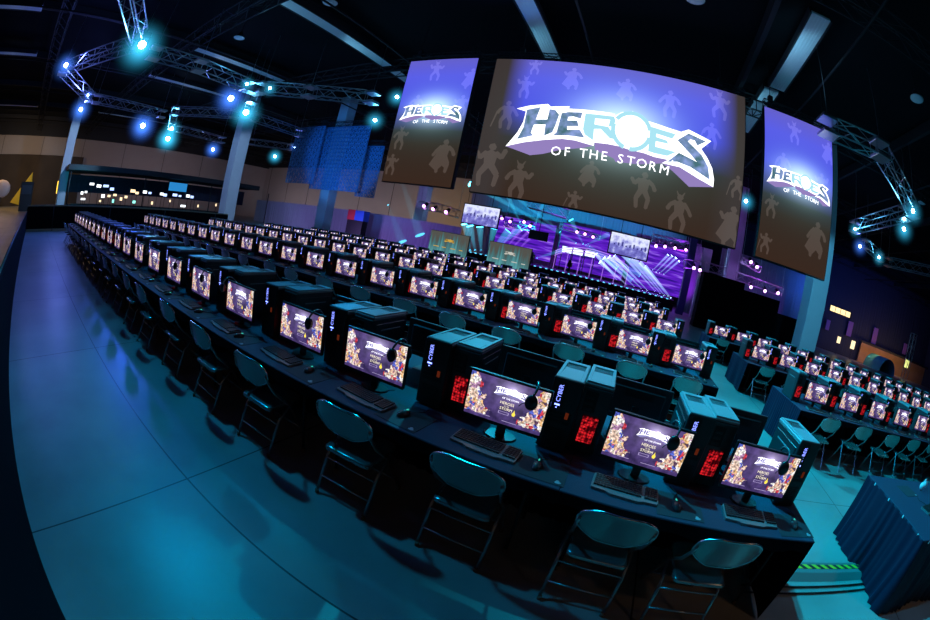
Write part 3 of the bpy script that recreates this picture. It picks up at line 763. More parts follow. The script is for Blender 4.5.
for i, (ya, yb) in enumerate(((.40, .42), (.31, .33))):
    cc = MB(); cc.tube([(-.15, ya, .012), (.6, (ya+yb)/2, .012), (1.72, yb, .012)], .009, 0, 6)
    tag(cc.build('floor_cable', [M['rubber']]), ('black cable on the floor just beside the striped ramp', 'black floor cable lying farther from the striped ramp')[i], 'cable')

# barricade behind the front row chairs and across its far end
bp = empty('barricade', (-14, -2.42, 0))
b = MB(); n = 90
b.box((-11.9, -.05, .0), (12.2, .05, 1.02), 0, .01)
b.build('cloth_cover', [M['drape']], bp)
b = MB(); b.tube([(-11.9, 0, 1.04), (12.2, 0, 1.04)], .025, 0, 8); b.build('top_rail', [M['plastic']], bp)
tag(bp, 'long low black draped barricade along the walkway beside the front row chairs', 'barricade')
bp = empty('barricade', (-26, -2.4, 0))
b = MB(); b.box((-.06, 0, 0.12), (.06, 15, 1.28), 0, .01); b.build('cloth_cover', [M['drape']], bp)
b = MB(); b.box((-.05, 0, 1.28), (.05, 15, 1.36), 0, .01); b.build('top_rail', [mat('worn_wood', (.35, .25, .15), .5)], bp)
b = MB(); b.box((-.10, 0, .0), (.10, 15, .12), 0, .01); b.build('kick_board', [mat('pale_board', (.45, .36, .30), .5)], bp)
for i in range(4):
    b = MB(); b.tube([(.08, 1.9+i*4, 0), (.08, 1.9+i*4, 1.3)], .03, 0, 6); b.build('post', [M['steel']], bp)
tag(bp, 'black barricade with wooden top rail closing the far end of the front walkway', 'barricade')

# ------------------------------------------------------------ COLUMNS
for i, (x, y, w_) in enumerate(((-53.5, 1.9, 1.25), (-35, 17.8, 1.25), (-28, 41.5, 1.3), (9.0, 38.6, 1.35), (9.25, 18.6, 1.2), (-29.2, 25.6, 1.2))):
    b = MB(); b.box((x-w_/2, y-w_/2, 0), (x+w_/2, y+w_/2, CZ), 0, .04)
    for z in (3.2, 6.5, 9.8): b.box((x-w_/2-.01, y-w_/2-.01, z), (x+w_/2+.01, y+w_/2+.01, z+.03), 0)
    struct(f'trim_{i+3}', b, M['column'])

# ------------------------------------------------------------ BIG SCREENS
def limb(mb, a, b, r0, r1, y, mi):
    r0 *= 1.45; r1 *= 1.5
    a = Vector(a); b = Vector(b); d = (b-a).normalized(); n = Vector((-d.y, d.x))
    flat(mb, [tuple(a+n*r0), tuple(a-d*r0*.7), tuple(a-n*r0), tuple(b-n*r1), tuple(b+d*r1*.7), tuple(b+n*r1)], y, mi)
def figure(mb, cx, cz, h, pose, y, mi, lim):
    rnd = random.Random(int(cx*100)+pose)
    s = h*1.08; sg = -1 if pose % 2 else 1
    J = lambda x, z: (cx+x*s*sg, cz+z*s)
    x0, x1, z0, z1 = lim
    tmp = MB()
    limb(tmp, J(0, .18), J(0, -.05), .10*s, .075*s, y, mi)                      # torso
    limb(tmp, J(0, .30), J(.02, .36), .055*s, .05*s, y, mi)                    # head
    kn = .10+.05*rnd.random()
    limb(tmp, J(-.04, -.05), J(-kn-.03, -.26), .05*s, .038*s, y, mi); limb(tmp, J(-kn-.03, -.26), J(-kn, -.48), .038*s, .03*s, y, mi)
    limb(tmp, J(.04, -.05), J(kn+.05, -.24), .05*s, .038*s, y, mi); limb(tmp, J(kn+.05, -.24), J(kn+.02, -.46), .038*s, .03*s, y, mi)
    limb(tmp, J(-.10, .20), J(-.22, .08), .04*s, .032*s, y, mi); limb(tmp, J(-.22, .08), J(-.30, .20 if pose % 3 else -.05), .032*s, .03*s, y, mi)
    limb(tmp, J(.10, .20), J(.23, .12), .04*s, .032*s, y, mi); limb(tmp, J(.23, .12), J(.29, .28 if pose % 3 == 1 else .0), .032*s, .035*s, y, mi)
    if pose % 4 == 2: flat(tmp, [J(-.08, .26), J(.08, .26), J(.16, -.40), J(.02, -.30), J(-.12, -.46), J(-.36, -.30)], y, mi)    # cloak
    if pose % 4 == 3: limb(tmp, J(.30, .05), J(.42, -.44), .018*s, .012*s, y, mi)                                              # staff
    if pose % 4 == 1: limb(tmp, J(-.03, .36), J(-.09, .47), .02*s, .006*s, y, mi); limb(tmp, J(.05, .36), J(.11, .47), .02*s, .006*s, y, mi)
    b = len(mb.v)
    mb.v += [(min(max(x, x0), x1), yy, min(max(z, z0), z1)) for x, yy, z in tmp.v]
    for f in tmp.f: mb.f.append(tuple(b+i for i in f)); mb.mi.append(mi); mb.sm.append(False)
WHT = emi('picture_white', (.95, .97, 1), 2.0); SIDEP = emi('picture_violet', (.30, .22, .52), 1.0)
def fillmat():
    m, t, N, L = nt('picture_letter_fill'); o = N('ShaderNodeOutputMaterial'); e = N('ShaderNodeEmission'); L(e.outputs[0], o.inputs[0])
    tc = N('ShaderNodeTexCoord'); n = N('ShaderNodeTexNoise'); n.inputs['Scale'].default_value = 2.2; L(tc.outputs['Object'], n.inputs[0])
    cr = N('ShaderNodeValToRGB'); cr.color_ramp.elements[0].position = .35; cr.color_ramp.elements[0].color = (.07, .17, .20, 1); cr.color_ramp.elements[1].position = .68; cr.color_ramp.elements[1].color = (.30, .40, .80, 1)
    L(n.outputs[0], cr.inputs[0]); L(cr.outputs[0], e.inputs[0]); m.cycles.emission_sampling = 'NONE'; return m
FILL = fillmat(); BRT = emi('picture_pale_cyan', (.42, .80, .92), 1.0)
def big_screen(name, x0, x1, z0, z1, figs, lcx, lcz, lw, label, subs, tsize, sideband):
    rt = empty(name, (0, YS, 0))
    h = MB(); h.box((x0-.04, .06, z0-.04), (x1+.04, .30, z1+.04), 0, .02)
    nx = max(2, int((x1-x0)/1.2))
    for i in range(nx+1): x = x0+(x1-x0)*i/nx; h.box((x-.03, .30, z0), (x+.03, .38, z1), 0)
    h.build('housing', [M['black']], rt)
    bm = wall_mat(name+'_picture', x0, x1, z0, z1, lcx+.035*lw, lcz+.05*lw, 0, sideband); fm = wall_mat(name+'_figures', x0, x1, z0, z1, lcx+.035*lw, lcz+.05*lw, .19, sideband)
    d = MB(); d.face([(x0, .05, z0), (x1, .05, z0), (x1, .05, z1), (x0, .05, z1)], 0)
    for i, (px, py, ph) in enumerate(figs):
        q = atY(px, py, YS); q2 = atY(px-ph*.5*_u0.dot(_r), py-ph*.9, YS)
        figure(d, q.x, q.z, ph*(CP-q).length/FPX*1.02, i+1, .046-.0005*i, 1, (x0+.01, x1-.01, z0+.01, z1-.01))
    logo(d, lcx, lcz, lw, .034, .004, dict(outline=2, side=3, fill=4, bright=5))
    for ch, x, z, a in subs:
        text_mesh(ch, tsize, d, 2, Matrix.Translation((x, .016, z))@RX90@Matrix.Rotation(a, 4, 'Z'))
    d.build('display', [bm, fm, WHT, SIDEP, FILL, BRT], rt)
    c = MB()
    for x in (x0+.1*(x1-x0), x1-.1*(x1-x0)):
        c.tube([(x, .2, z1), (x, .2, CZ-.03)], .02, 0, 5); c.box((x-.12, .08, z1+.35), (x+.12, .32, z1+.75), 0, .03)
    c.build('hoist', [M['steel']], rt)
    tr = MB(); box_truss(tr, (x0, .2, z1+.28), (x1, .2, z1+.28), .30, .025); tr.build('header_truss', [M['steel']], rt)
    tag(rt, label, 'screen'); return rt
def box_truss(mb, a, b, w, r, mi=0, step=None):
    a = Vector(a); b = Vector(b); d = (b-a); L = d.length; d = d/L
    up = Vector((0, 0, 1)) if abs(d.z) < .9 else Vector((0, 1, 0))
    s = d.cross(up).normalized(); u = s.cross(d).normalized(); step = step or w*1.3; n = max(1, round(L/step))
    cs = [s*w/2*i+u*w/2*j for i, j in ((-1, -1), (1, -1), (1, 1), (-1, 1))]
    for c in cs: mb.tube([a+c, b+c], r, mi, 5)
    for k in range(4):
        c, c2_ = cs[k], cs[(k+1) % 4]
        for i in range(n):
            p0 = a+d*(L*i/n); p1 = a+d*(L*(i+1)/n)
            mb.tube([p0+(c if i % 2 else c2_), p1+(c2_ if i % 2 else c)], r*.55, mi, 4, cap=False)
        for i in (0, n): p0 = a+d*(L*i/n); mb.tube([p0+c, p0+c2_], r*.6, mi, 4)
figs_main = [(525,86,25),(573,77,26),(507,113,32),(489,162,46),(518,180,40),(590,172,28),(574,200,22),(643,188,38),(679,211,38),(732,224,40),(738,186,24),(670,102,31),(720,104,30),(627,88,26),(712,134,28),(535,66,18)]
MX0, MX1, MZ0, MZ1 = -9.25, 2.39, 4.20, 11.07
# subtitle letters along the bent baseline
def sub_letters(pa, pb, pm, txt):
    A, B, C_ = (atY(*p, YS) for p in (pa, pm, pb)); out = []; n = len(txt)
    wd = {'I': .5, ' ': .55, 'M': 1.25, 'O': 1.05}; ws = [wd.get(c, .92) for c in txt]; tot = sum(ws); acc = 0
    for c, w_ in zip(txt, ws):
        t = (acc+w_/2)/tot; acc += w_
        p = A*((1-t)*(1-2*t))+B*(4*t*(1-t))+C_*(t*(2*t-1))
        dp = A*(4*t-3)+B*(4-8*t)+C_*(4*t-1)
        if c != ' ': out.append((c, p.x, p.z, math.atan2(dp.z, dp.x)))
    return out
subs = sub_letters((550, 151), (671, 172), (611, 157.5), 'OF THE STORM')
q = atY(672, 165.5, YS); subs.append(('.', q.x, q.z, 0)); subs[-1] = ("'", q.x, q.z, 0)
big_screen('main_screen', MX0, MX1, MZ0, MZ1, figs_main, LCX, LCZ, LW, 'huge wide screen with HEROES OF THE STORM lettering, hanging over the rows', subs, .58, True)
figs_l = [(436,70,22),(471,77,24),(416,104,24),(461,104,24),(400,137,24),(443,154,36),(391,163,22)]
lw2 = 2.95
def side_subs(cx, cz):
    out = []; txt = 'OF THE STORM'; n = len(txt)
    for i, c in enumerate(txt):
        if c != ' ': t = i/(n-1)*2-1; out.append((c, cx+.1+t*.88, cz-.52-.05*t*t, -.08*t))
    return out
big_screen('side_screen', -14.13, -10.22, 4.24, 11.12, figs_l, -12.15, 8.0, 3.5, 'tall narrow hanging screen beside the main one, over the far half of the rows', side_subs(-12.15, 8.0), .25, False)
figs_r = [(795,132,22),(829,152,22),(784,163,24),(822,184,24),(772,205,22),(817,238,34),(766,242,20)]
big_screen('side_screen', 3.38, 7.18, 4.16, 10.95, figs_r, 5.28, 7.85, 3.5, 'tall narrow hanging screen on the aisle side of the main one', side_subs(5.28, 7.85), .25, False)

# ------------------------------------------------------------ TRUSSES AND MOVING LIGHTS
TZ = 10.0
def truss_run(name, pxs, z, w, label, group, r=.042):
    P = [atZ(*p, z) for p in pxs]
    rt = empty(name, P[0])
    for a, b in zip(P, P[1:]):
        mb = MB(); d = (b-a).normalized(); box_truss(mb, a-P[0]+d*w*.5, b-P[0]-d*w*.5, w, r); mb.build('truss_section', [M['truss']], rt)
    for p in P:
        mb = MB(); c = p-P[0]; mb.box((c.x-w*.55, c.y-w*.55, c.z-w*.55), (c.x+w*.55, c.y+w*.55, c.z-w*.35), 0, .02); mb.box((c.x-w*.55, c.y-w*.55, c.z+w*.35), (c.x+w*.55, c.y+w*.55, c.z+w*.55), 0, .02)
        mb.tube([(c.x, c.y, c.z+w*.5), (c.x, c.y, CZ-p.z+c.z-.03)], .015, 0, 4); mb.build('corner_block', [M['truss']], rt)
    tag(rt, label, 'truss', group); return P
truss_run('lighting_truss', [(128, -20), (141, 42), (64, 69), (90, 97)], TZ, .75, 'zigzag aluminium lighting truss over the front walkway', None)
truss_run('lighting_truss', [(155, 53), (200, 66), (248, 86)], TZ, .75, 'aluminium truss sloping from the brightest lamp towards the seats', None)
truss_run('lighting_truss', [(262, 88), (310, 92), (372, 98)], TZ, .75, 'aluminium truss ending beside the narrow hanging screen', None)
truss_run('lighting_truss', [(97, 99), (162, 114)], TZ, .75, 'aluminium truss above the white column by the far booths', None)
truss_run('lighting_truss', [(172, 126), (175, 111), (235, 114)], TZ, .75, 'bent aluminium truss above the far booths', None)
truss_run('lighting_truss', [(253, 98), (246, 113)], TZ, .75, 'short aluminium truss stub between two blue lamps', None)
truss_run('lighting_truss', [(254, 117), (300, 133)], TZ, .75, 'aluminium truss leading behind the blue mesh banners', None)
truss_run('lighting_truss', [(180, 129), (222, 140)], TZ, .75, 'far aluminium truss over the beige wall', None)
truss_run('lighting_truss', [(252, 142), (290, 147)], TZ, .75, 'farthest aluminium truss above the white drape', None)
truss_run('lighting_truss', [(828, 127), (880, 150), (913, 210)], TZ, .75, 'aluminium truss bending down past the aisle side screen', None)
truss_run('lighting_truss', [(855, 227), (905, 213)], TZ, .75, 'short aluminium truss between two cyan lamps over the side block', None)
truss_run('lighting_truss', [(866, 244), (880, 257)], TZ, .7, 'small aluminium truss piece over the side block', None)
truss_run('lighting_truss', [(888, 262), (945, 275)], TZ, .75, 'aluminium truss leaving the picture over the side block', None)

def make_lamp(lens, glow):
    p = proto('moving_light')
    a = MB(); a.box((-.17, -.12, .28), (.17, .12, .42), 0, .02)
    for s in (-1, 1): a.box((s*.17-.025, -.05, -.02), (s*.17+.025, .05, .30), 0, .01)
    a.tube([(0, 0, .40), (0, 0, .95)], .03, 0, 5); kid(p, a.build('yoke', [M['black']]))
    h = MB(); h.tube([(0, .12, .12), (0, .0, .06), (0, -.16, -.04)], .11, 0, 10, r2=.15); kid(p, h.build('head', [M['black']]))
    l = MB(); l.sphere((0, -.19, -.06), .135, 0, 12, 8, (1, .5, 1)); kid(p, l.build('lens', [M[lens]]))
    return p
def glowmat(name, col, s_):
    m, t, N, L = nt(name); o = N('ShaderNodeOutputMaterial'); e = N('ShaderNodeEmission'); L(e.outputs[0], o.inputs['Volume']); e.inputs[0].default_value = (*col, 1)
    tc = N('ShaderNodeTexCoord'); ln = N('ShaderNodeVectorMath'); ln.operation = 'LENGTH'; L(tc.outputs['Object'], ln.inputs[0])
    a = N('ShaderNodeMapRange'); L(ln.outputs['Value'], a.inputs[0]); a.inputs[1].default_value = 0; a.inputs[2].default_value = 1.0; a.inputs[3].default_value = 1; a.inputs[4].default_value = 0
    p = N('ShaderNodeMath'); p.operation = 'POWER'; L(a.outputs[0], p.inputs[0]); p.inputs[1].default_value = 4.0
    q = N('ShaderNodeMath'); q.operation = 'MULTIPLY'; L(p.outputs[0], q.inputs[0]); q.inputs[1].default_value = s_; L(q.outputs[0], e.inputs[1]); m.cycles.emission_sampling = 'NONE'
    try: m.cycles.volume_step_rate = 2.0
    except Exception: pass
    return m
M['glow_c'] = glowmat('painted_glow_cyan', (.05, .60, 1.0), 2.3); M['glow_b'] = glowmat('painted_glow_blue', (.06, .22, 1.0), 2.5)
LC = make_lamp('lens', 'glow_c'); LB = make_lamp('lens_blue', 'glow_b')
lampdefs = [(142, 45, TZ-.55, 0, 2.1, 'brightest lamp at the corner of the zigzag truss'), (66, 65, TZ-.4, 1, 1.5, 'lamp at the outer corner of the zigzag truss'), (88, 95, TZ-.5, 1, .9, 'small lamp at the far end of the zigzag truss'),
 (81, 109, TZ-.7, 1, 1.9, 'violet blue lamp hanging beside the first white column'), (143, 125, TZ-.7, 1, 2.6, 'large blue lamp above the far booths'), (168, 138, TZ-.8, 0, 2.6, 'cyan lamp lowest above the far booths'), (172, 128, TZ-.6, 0, 1.7, 'cyan lamp on the bent truss'),
 (213, 149, TZ-.8, 1, 2.0, 'lamp in front of the beige wall'), (231, 98, TZ-.7, 1, 2.0, 'blue lamp just above the second white column'), (246, 112, TZ-.7, 0, 2.1, 'cyan lamp at the end of the short truss stub'), (247, 84, TZ-.5, 0, .9, 'lamp at the end of the sloping truss'), (270, 88, TZ-.5, 0, .9, 'lamp starting the truss near the narrow screen'),
 (275, 156, TZ-.8, 0, 1.7, 'cyan lamp above the end of the white drape'), (294, 147, TZ-.5, 1, 1.0, 'small lamp beside the blue mesh banners'), (375, 120, TZ-.7, 0, 1.2, 'lamp between the mesh banners and the narrow screen'), (397, 97, TZ-.3, 0, 1.0, 'green cyan lamp touching the narrow screen edge'),
 (913, 211, TZ-.5, 0, 1.1, 'bright lamp at the low corner of the truss over the side block'), (904, 229, TZ-.7, 0, 1.2, 'lamp hanging under the side block truss'), (855, 229, TZ-.4, 0, .9, 'lamp at the short truss end over the side block'), (860, 246, TZ-.7, 1, 1.2, 'lamp hanging below the short truss over the side block'), (879, 257, TZ-.5, 0, 1.1, 'lamp on the small truss piece over the side block'), (746, 201, TZ-.7, 0, 1.2, 'lamp glimpsed between the main and the aisle side screens')]
LAMPPOS = []
for px, py, z, kind, sc, lab in lampdefs:
    q = atZ(px, py, z); d = CP-q; src = LB if kind else LC
    o = put(src, q, math.atan2(d.y, d.x)+pi/2, lab, 'stage light', 'moving lights on the trusses'); o.scale = (sc*.8,)*3; LAMPPOS.append((q, kind, sc))
    g = MB(); g.sphere((0, 0, 0), 1, 0, 16, 10, (1, 1, 1)); d2_ = (CP-q).normalized(); go = g.build('painted_glow', [M['glow_b' if kind else 'glow_c']], None, q+d2_*.15*sc-Vector((0, 0, .05*sc))); go.scale = (.92*sc,)*3  # self-glowing ball, paints a halo of light round the lamp
    tag(go, 'painted glow around the '+lab, 'painted_glow', None, 'stuff')

# ------------------------------------------------------------ CEILING FITTINGS
def strip(x, y0, y1, w, label):
    rt = empty('ceiling_strip', (x, (y0+y1)/2, 13.0)); L2 = (y1-y0)/2
    a = MB(); a.box((-w/2, -L2, .0), (w/2, L2, .12), 0, .01)
    for i in range(5): a.box((-w/2+.08+i*(w-.2)/4.6, -L2+.05, -.02), (-w/2+.11+i*(w-.2)/4.6, L2-.05, 0), 0)
    a.build('diffuser', [M['white']], rt)
    b = MB(); b.box((-w/2-.08, -L2, -.04), (-w/2, L2, .30), 0, .01); b.box((w/2, -L2, -.04), (w/2+.08, L2, .30), 0, .01); b.box((-w/2, -L2, .12), (w/2, L2, .30), 0)
    for yy in (-L2*.7, L2*.7): b.tube([(0, yy, .3), (0, yy, CZ-13-.03)], .03, 0, 5)
    b.build('housing', [M['steel']], rt); tag(rt, label, 'ceiling light')
for i, (x, y0, y1, lab) in enumerate([(-18.75, -1.5, 6.6, 'long pale ceiling strip over the front rows, nearest the picture edge'), (-18.75, 7.9, 17.6, 'long pale ceiling strip leading to the narrow screen'), (-18.75, 18.6, 23.5, 'short continuation of the strip touching the narrow screen'),
    (-7.45, 5.0, 17.2, 'pale ceiling strip pointing at the top of the main screen'), (4.6, 8.6, 15.4, 'pale ceiling strip above the aisle side screen'), (4.4, 15.7, 17.2, 'first short strip piece above the gap between screens'), (4.3, 17.6, 22.0, 'second short strip piece above the gap between screens'),
    (-29.5, 7.9, 17.0, 'pale ceiling strip behind the sloping truss'), (-39.0, 7.2, 19.5, 'pale ceiling strip above the second white column'), (-60.5, 5.8, 19.0, 'farthest pale ceiling strip over the booths'), (-28.8, -14, -6.3, 'pale ceiling strip in the topmost corner of the hall'), (-38.6, -14, -6.0, 'pale ceiling strip beside the zigzag truss corner'), (-61, -14, -5.0, 'distant pale strip over the lobby corner')]):
    strip(x, y0, y1, .85, lab)
for px, py, lab in ((239, 38, 'round unlit high bay lamp above the sloping truss'), (695, -1, 'round unlit high bay lamp at the top edge above the main screen'), (917, 99, 'round unlit high bay lamp far above the side block'), (922, 203, 'small round high bay lamp beside the bent truss'), (330, 3, 'round high bay lamp between two ceiling strips')):
    q = atZ(px, py, 12.6); rt = empty('high_bay_lamp', q)
    a = MB(); n = 16; prof = [(.05, .5), (.12, .42), (.30, .12), (.42, .0)]
    for (r0, z0), (r1, z1) in zip(prof, prof[1:]):
        for i in range(n):
            a0, a1 = 2*pi*i/n, 2*pi*(i+1)/n
            a.face([(r0*cos(a0), r0*sin(a0), z0), (r0*cos(a1), r0*sin(a1), z0), (r1*cos(a1), r1*sin(a1), z1), (r1*cos(a0), r1*sin(a0), z1)], 0, True)
    a.tube([(0, 0, .5), (0, 0, CZ-12.6-.03)], .02, 0, 5); a.build('shade', [M['steel']], rt)
    b = MB(); b.sphere((0, 0, .02), 1, 0, 16, 6, (.40, .40, .05)); b.build('glass_lens', [M['white']], rt); tag(rt, lab, 'lamp')
# roof steel: joists across, purlins along
k = 3
for i, y in enumerate((-4, 6.9, 17.9, 28.9, 39.9, 50)):
    mb = MB()
    for x in range(-80, 62, 6):
        box_truss(mb, (x, y, 12.9), (x+6, y, 12.9), .9, .05, 0, 1.5)
    struct(f'trim_{i+12}', mb, M['steel'])
mb = MB()
for x in range(-74, 60, 11): mb.box((x-.12, -16, 13.5), (x+.12, 54, 14.1)); mb.tube([(x+3, -16, 12.4), (x+3, 54, 12.4)], .06, 0, 6)
struct('trim_20', mb, M['steel'])

# ------------------------------------------------------------ BLUE MESH BANNERS
def meshmat():
    m, t, N, L = nt('blue_mesh_net'); o = N('ShaderNodeOutputMaterial'); p = N('ShaderNodeBsdfPrincipled'); p.inputs['Base Color'].default_value = (.06, .22, .45, 1); p.inputs['Roughness'].default_value = .5; L(p.outputs[0], o.inputs[0])
    return m
M['mesh'] = meshmat()
for i, ((x0p, x1p, ztop, zbot), lab) in enumerate((((292, 316, 10.8, 5.0), 'narrow blue perforated banner, farthest from the screens'), ((317, 362, 10.8, 4.6), 'wide blue perforated banner of stacked rings'), ((364, 380, 9.0, 4.3), 'slim blue perforated banner nearest the narrow screen'))):
    Y = 24.0+i*.6
    a = atY(x0p, 150, Y).x; b = atY(x1p, 165, Y).x
    rt = empty('mesh_banner', ((a+b)/2, Y, zbot)); W = (b-a)/2; H = ztop-zbot
    g = MB(); c = .36; nx = max(3, int(2*W/c)); nz = int(H/c); cw = 2*W/nx; ch = H/nz
    for u in range(nx):
        for v in range(nz):
            x = -W+cw*(u+.5); z = ch*(v+.5); r_o = .47*min(cw, ch); r_i = r_o*.38; y = .05*((u+v) % 2)
            n = 8
            for q in range(n):
                a0, a1 = 2*pi*q/n, 2*pi*(q+1)/n
                if q % 1 == 0:
                    g.face([(x+r_o*cos(a0), y, z+r_o*sin(a0)), (x+r_o*cos(a1), y, z+r_o*sin(a1)), (x+r_i*cos(a1), y-.06, z+r_i*sin(a1)), (x+r_i*cos(a0), y-.06, z+r_i*sin(a0))], 0)
    for u in range(nx+1): g.box((-W+cw*u-.03, .06, 0), (-W+cw*u+.03, .10, H), 0)
    for v in range(nz+1): g.box((-W, .06, ch*v-.03), (W, .10, ch*v+.03), 0)
    g.build('ring_net', [M['mesh']], rt)
    t_ = MB(); box_truss(t_, (-W, .05, H+.3), (W, .05, H+.3), .4, .03); t_.tube([(-W*.8, .05, H+.5), (-W*.8, .05, CZ-zbot-.03)], .02, 0, 4); t_.tube([(W*.8, .05, H+.5), (W*.8, .05, CZ-zbot-.03)], .02, 0, 4); t_.build('top_truss', [M['steel']], rt)
    tag(rt, lab, 'banner', 'blue mesh banners')

# ------------------------------------------------------------ PIPE AND DRAPE, BOOTHS, FAR LEFT
s = MB(); pleats(s, [(-56, 36.0), (-20, 37.2)], .02, 3.4, .06, .5, 0, .05)
tag(s.build('pipe_drape', [M['pipe_drape']]), 'long pale drape wall behind the rows, lit violet', 'drape')
s = MB(); pleats(s, [(9.5, 47), (24, 47)], .02, 8.5, .08, .6, 0, .05)
tag(s.build('pipe_drape', [M['pipe_drape']]), 'tall violet lit drape beside the white column across the aisle', 'drape')
# broadcast booth row
bt = empty('booth', (-52, 14, 0))
b = MB(); b.box((-3, -11, 0), (3, 13, .9), 0, .02); b.build('counter', [M['black']], bt)
b = MB(); b.box((-4.5, -12, 4.5), (3.2, 17, 5.1), 0, .03); b.build('canopy', [M['steel']], bt)
b = MB(); b.box((-4, -11.5, 2.2), (-3.8, 19, 4.3), 0); b.build('back_drape', [M['teal']if 'teal' in M else M['blue_drape']], bt)
b = MB()
for yy in (-11.5, -1, 9, 19): b.tube([(3, yy, 0), (3, yy, 4.3)], .08, 0, 6)
b.build('canopy_posts', [M['steel']], bt)
tag(bt, 'dark canopied booth with a long counter in front of the beige wall', 'booth')
bs = MB(); bs.box((-51.2, 17.2, 3.0), (-51.1, 20.2, 4.25), 0, .02); bs.face([(-51.05, 20.1, 3.1), (-51.05, 17.3, 3.1), (-51.05, 17.3, 4.15), (-51.05, 20.1, 4.15)][::-1], 1)
tag(bs.build('booth_screen', [M['black'], emi('blue_sky_picture', (.03, .30, .75), .8)]), 'small blue screen hanging in the dark booth', 'screen')
rnd = random.Random(3)
gl = {}
for nm, c, s_ in (('warm', (1, .75, .45), 1.6), ('white', (.9, .95, 1), 2.2), ('teal', (.3, 1, .85), 1.6), ('blue', (.4, .55, 1), 2.0)): gl[nm] = emi('booth_glow_'+nm, c, s_)
spots = [(92,184,'white',.9),(99,186,'white',.9),(106,186,'blue',1.1),(112,189,'blue',.8),(82,193,'white',.5),(86,192,'white',.5),(83,199,'white',.9),(103,196,'white',.7),(109,196,'warm',.6),(115,195,'warm',.7),(113,201,'teal',.4),(126,197,'warm',.6),(133,191,'warm',1.0),(137,193,'warm',.7),(145,192,'white',.8),(150,193,'blue',.6),(134,202,'teal',.6),(152,203,'warm',.4),(162,194,'white',.8),(165,195,'blue',.8),(175,195,'blue',1.0),(180,196,'blue',.6),(188,196,'white',.8),(192,197,'blue',.7),(183,206,'white',1.1),(100,201,'warm',.4),(121,199,'warm',.5),(170,201,'warm',.3),(198,206,'warm',.3),(216,205,'warm',.3)]
names = {'warm': 'warm', 'white': 'white', 'teal': 'greenish', 'blue': 'bluish'}
cnt = {}
for px, py, c, w_ in spots:
    q = atX(px, py, -48.5); rt = MB(); hh = .10+.09*rnd.random(); hw = w_*.34
    rt.box((-.06, -hw-.03, -hh-.03), (-.01, hw+.03, hh+.03), 0); rt.face([(0, hw, -hh), (0, hw, hh), (0, -hw, hh), (0, -hw, -hh)], 1)
    rt.tube([(-.03, 0, -hh), (-.03, 0, -q.z)], .03, 0, 5)
    o = rt.build('booth_sign', [M['black'], gl[c]], None, q)
    cnt[c] = cnt.get(c, 0)+1
    tag(o, f'tiny {names[c]} lit display panel on a post inside the dark booth', 'display panel', f'tiny {names[c]} panels in the booth')
# red and blue vendor box under the mesh banners, tent cone, warm sign
a = MB(); q = atY(356, 214, 34); a.box((q.x-1.2, 34, 0), (q.x+1.2, 35, 2.2), 0); a.box((q.x-1.25, 33.95, 2.2), (q.x-.1, 35.05, 3.4), 1); a.box((q.x-.1, 33.95, 2.2), (q.x+1.25, 35.05, 3.4), 2)
tag(a.build('kiosk', [M['black'], mat('red_paint', (.5, .03, .05), .5), mat('blue_paint', (.03, .12, .6), .5)]), 'small red and blue topped kiosk in front of the pale drape', 'kiosk')
q = atX(33, 172, -62); a = MB()
base = atX(24, 212, -62)
a.face([(q.x, q.y, q.z), (q.x, q.y-3.4, .9), (q.x+.5, q.y-.1, .2)]); a.face([(q.x, q.y, q.z), (q.x+.5, q.y-.1, .2), (q.x-.6, q.y+.6, .2)]); a.face([(q.x, q.y, q.z), (q.x-.6, q.y+.6, .2), (q.x, q.y-3.4, .9)])
tag(a.build('flag_banner', [mat('yellow_fabric', (.85, .55, .02), .6)]), 'yellow pointed fabric banner near the lobby', 'banner')
q = atX(26, 196, -55); a = MB(); a.box((-.3, -1.0, 0), (.3, 1.0, 3.3), 0, .05)
a.box((.3, -.8, 1.9), (.34, .8, 2.9), 1)
tag(a.build('vending_machine', [M['black'], M['case']], None, (q.x, q.y, 0)), 'dark tall machine in front of the yellow banner', 'machine')
q = atX(60, 184, -60); a = MB(); a.box((-.1, -.45, 2.0), (.1, .45, 3.6), 0, .04); a.box((-.06, -.06, 0), (.06, .06, 2.0), 1)
tag(a.build('lit_sign', [emi('sign_yellow', (1, .55, .06), 2.4), M['steel']], None, (q.x, q.y, 0)), 'upright glowing yellow orange sign beside the first white column', 'sign')
q = atX(2, 185, -60); a = MB(); a.sphere((0, 0, 2.6), 1.1, 0, 14, 8, (.3, 1.5, 1)); a.tube([(0, 0, 0), (0, 0, 1.7)], .15, 1, 6)
tag(a.build('round_sign', [mat('pale_sign', (.6, .5, .45), .5), M['steel']], None, (q.x, q.y, 0)), 'round pale sign at the picture edge in the lobby', 'sign')

# ------------------------------------------------------------ STAGE
SY = 34.0
st = empty('stage', (-6.5, SY, 0))
b = MB(); b.box((-11.5, 0, 0), (9.4, 12, 1.05), 0, .02); b.build('deck', [mat('stage_deck', (.10, .08, .12), .25)], st)
b = MB(); b.box((-11.5, -.06, .12), (9.4, 0, 1.0), 0); b.build('fascia', [M['drape']], st)
b = MB()
for i in range(37): b.box((-11.2+i*.55, -.10, 1.0), (-11.0+i*.55, -.05, 1.08), 0)
b.build('edge_lights', [emi('edge_cyan', (.1, .6, .9), 1.5)], st)
b = MB(); pleats(b, [(-17, 12), (11, 12)], .9, 10.5, .09, .7, 0, 0); b.build('back_drape', [M['purple_drape']], st)
tag(st, 'stage lit purple and cyan beyond the rows', 'stage')
VIO = emi('led_violet', (.22, .03, .85), 1.0); MAG = emi('led_magenta', (.50, .22, 1.0), .9); PALE = emi('led_pale', (.6, .75, 1), 2.2)
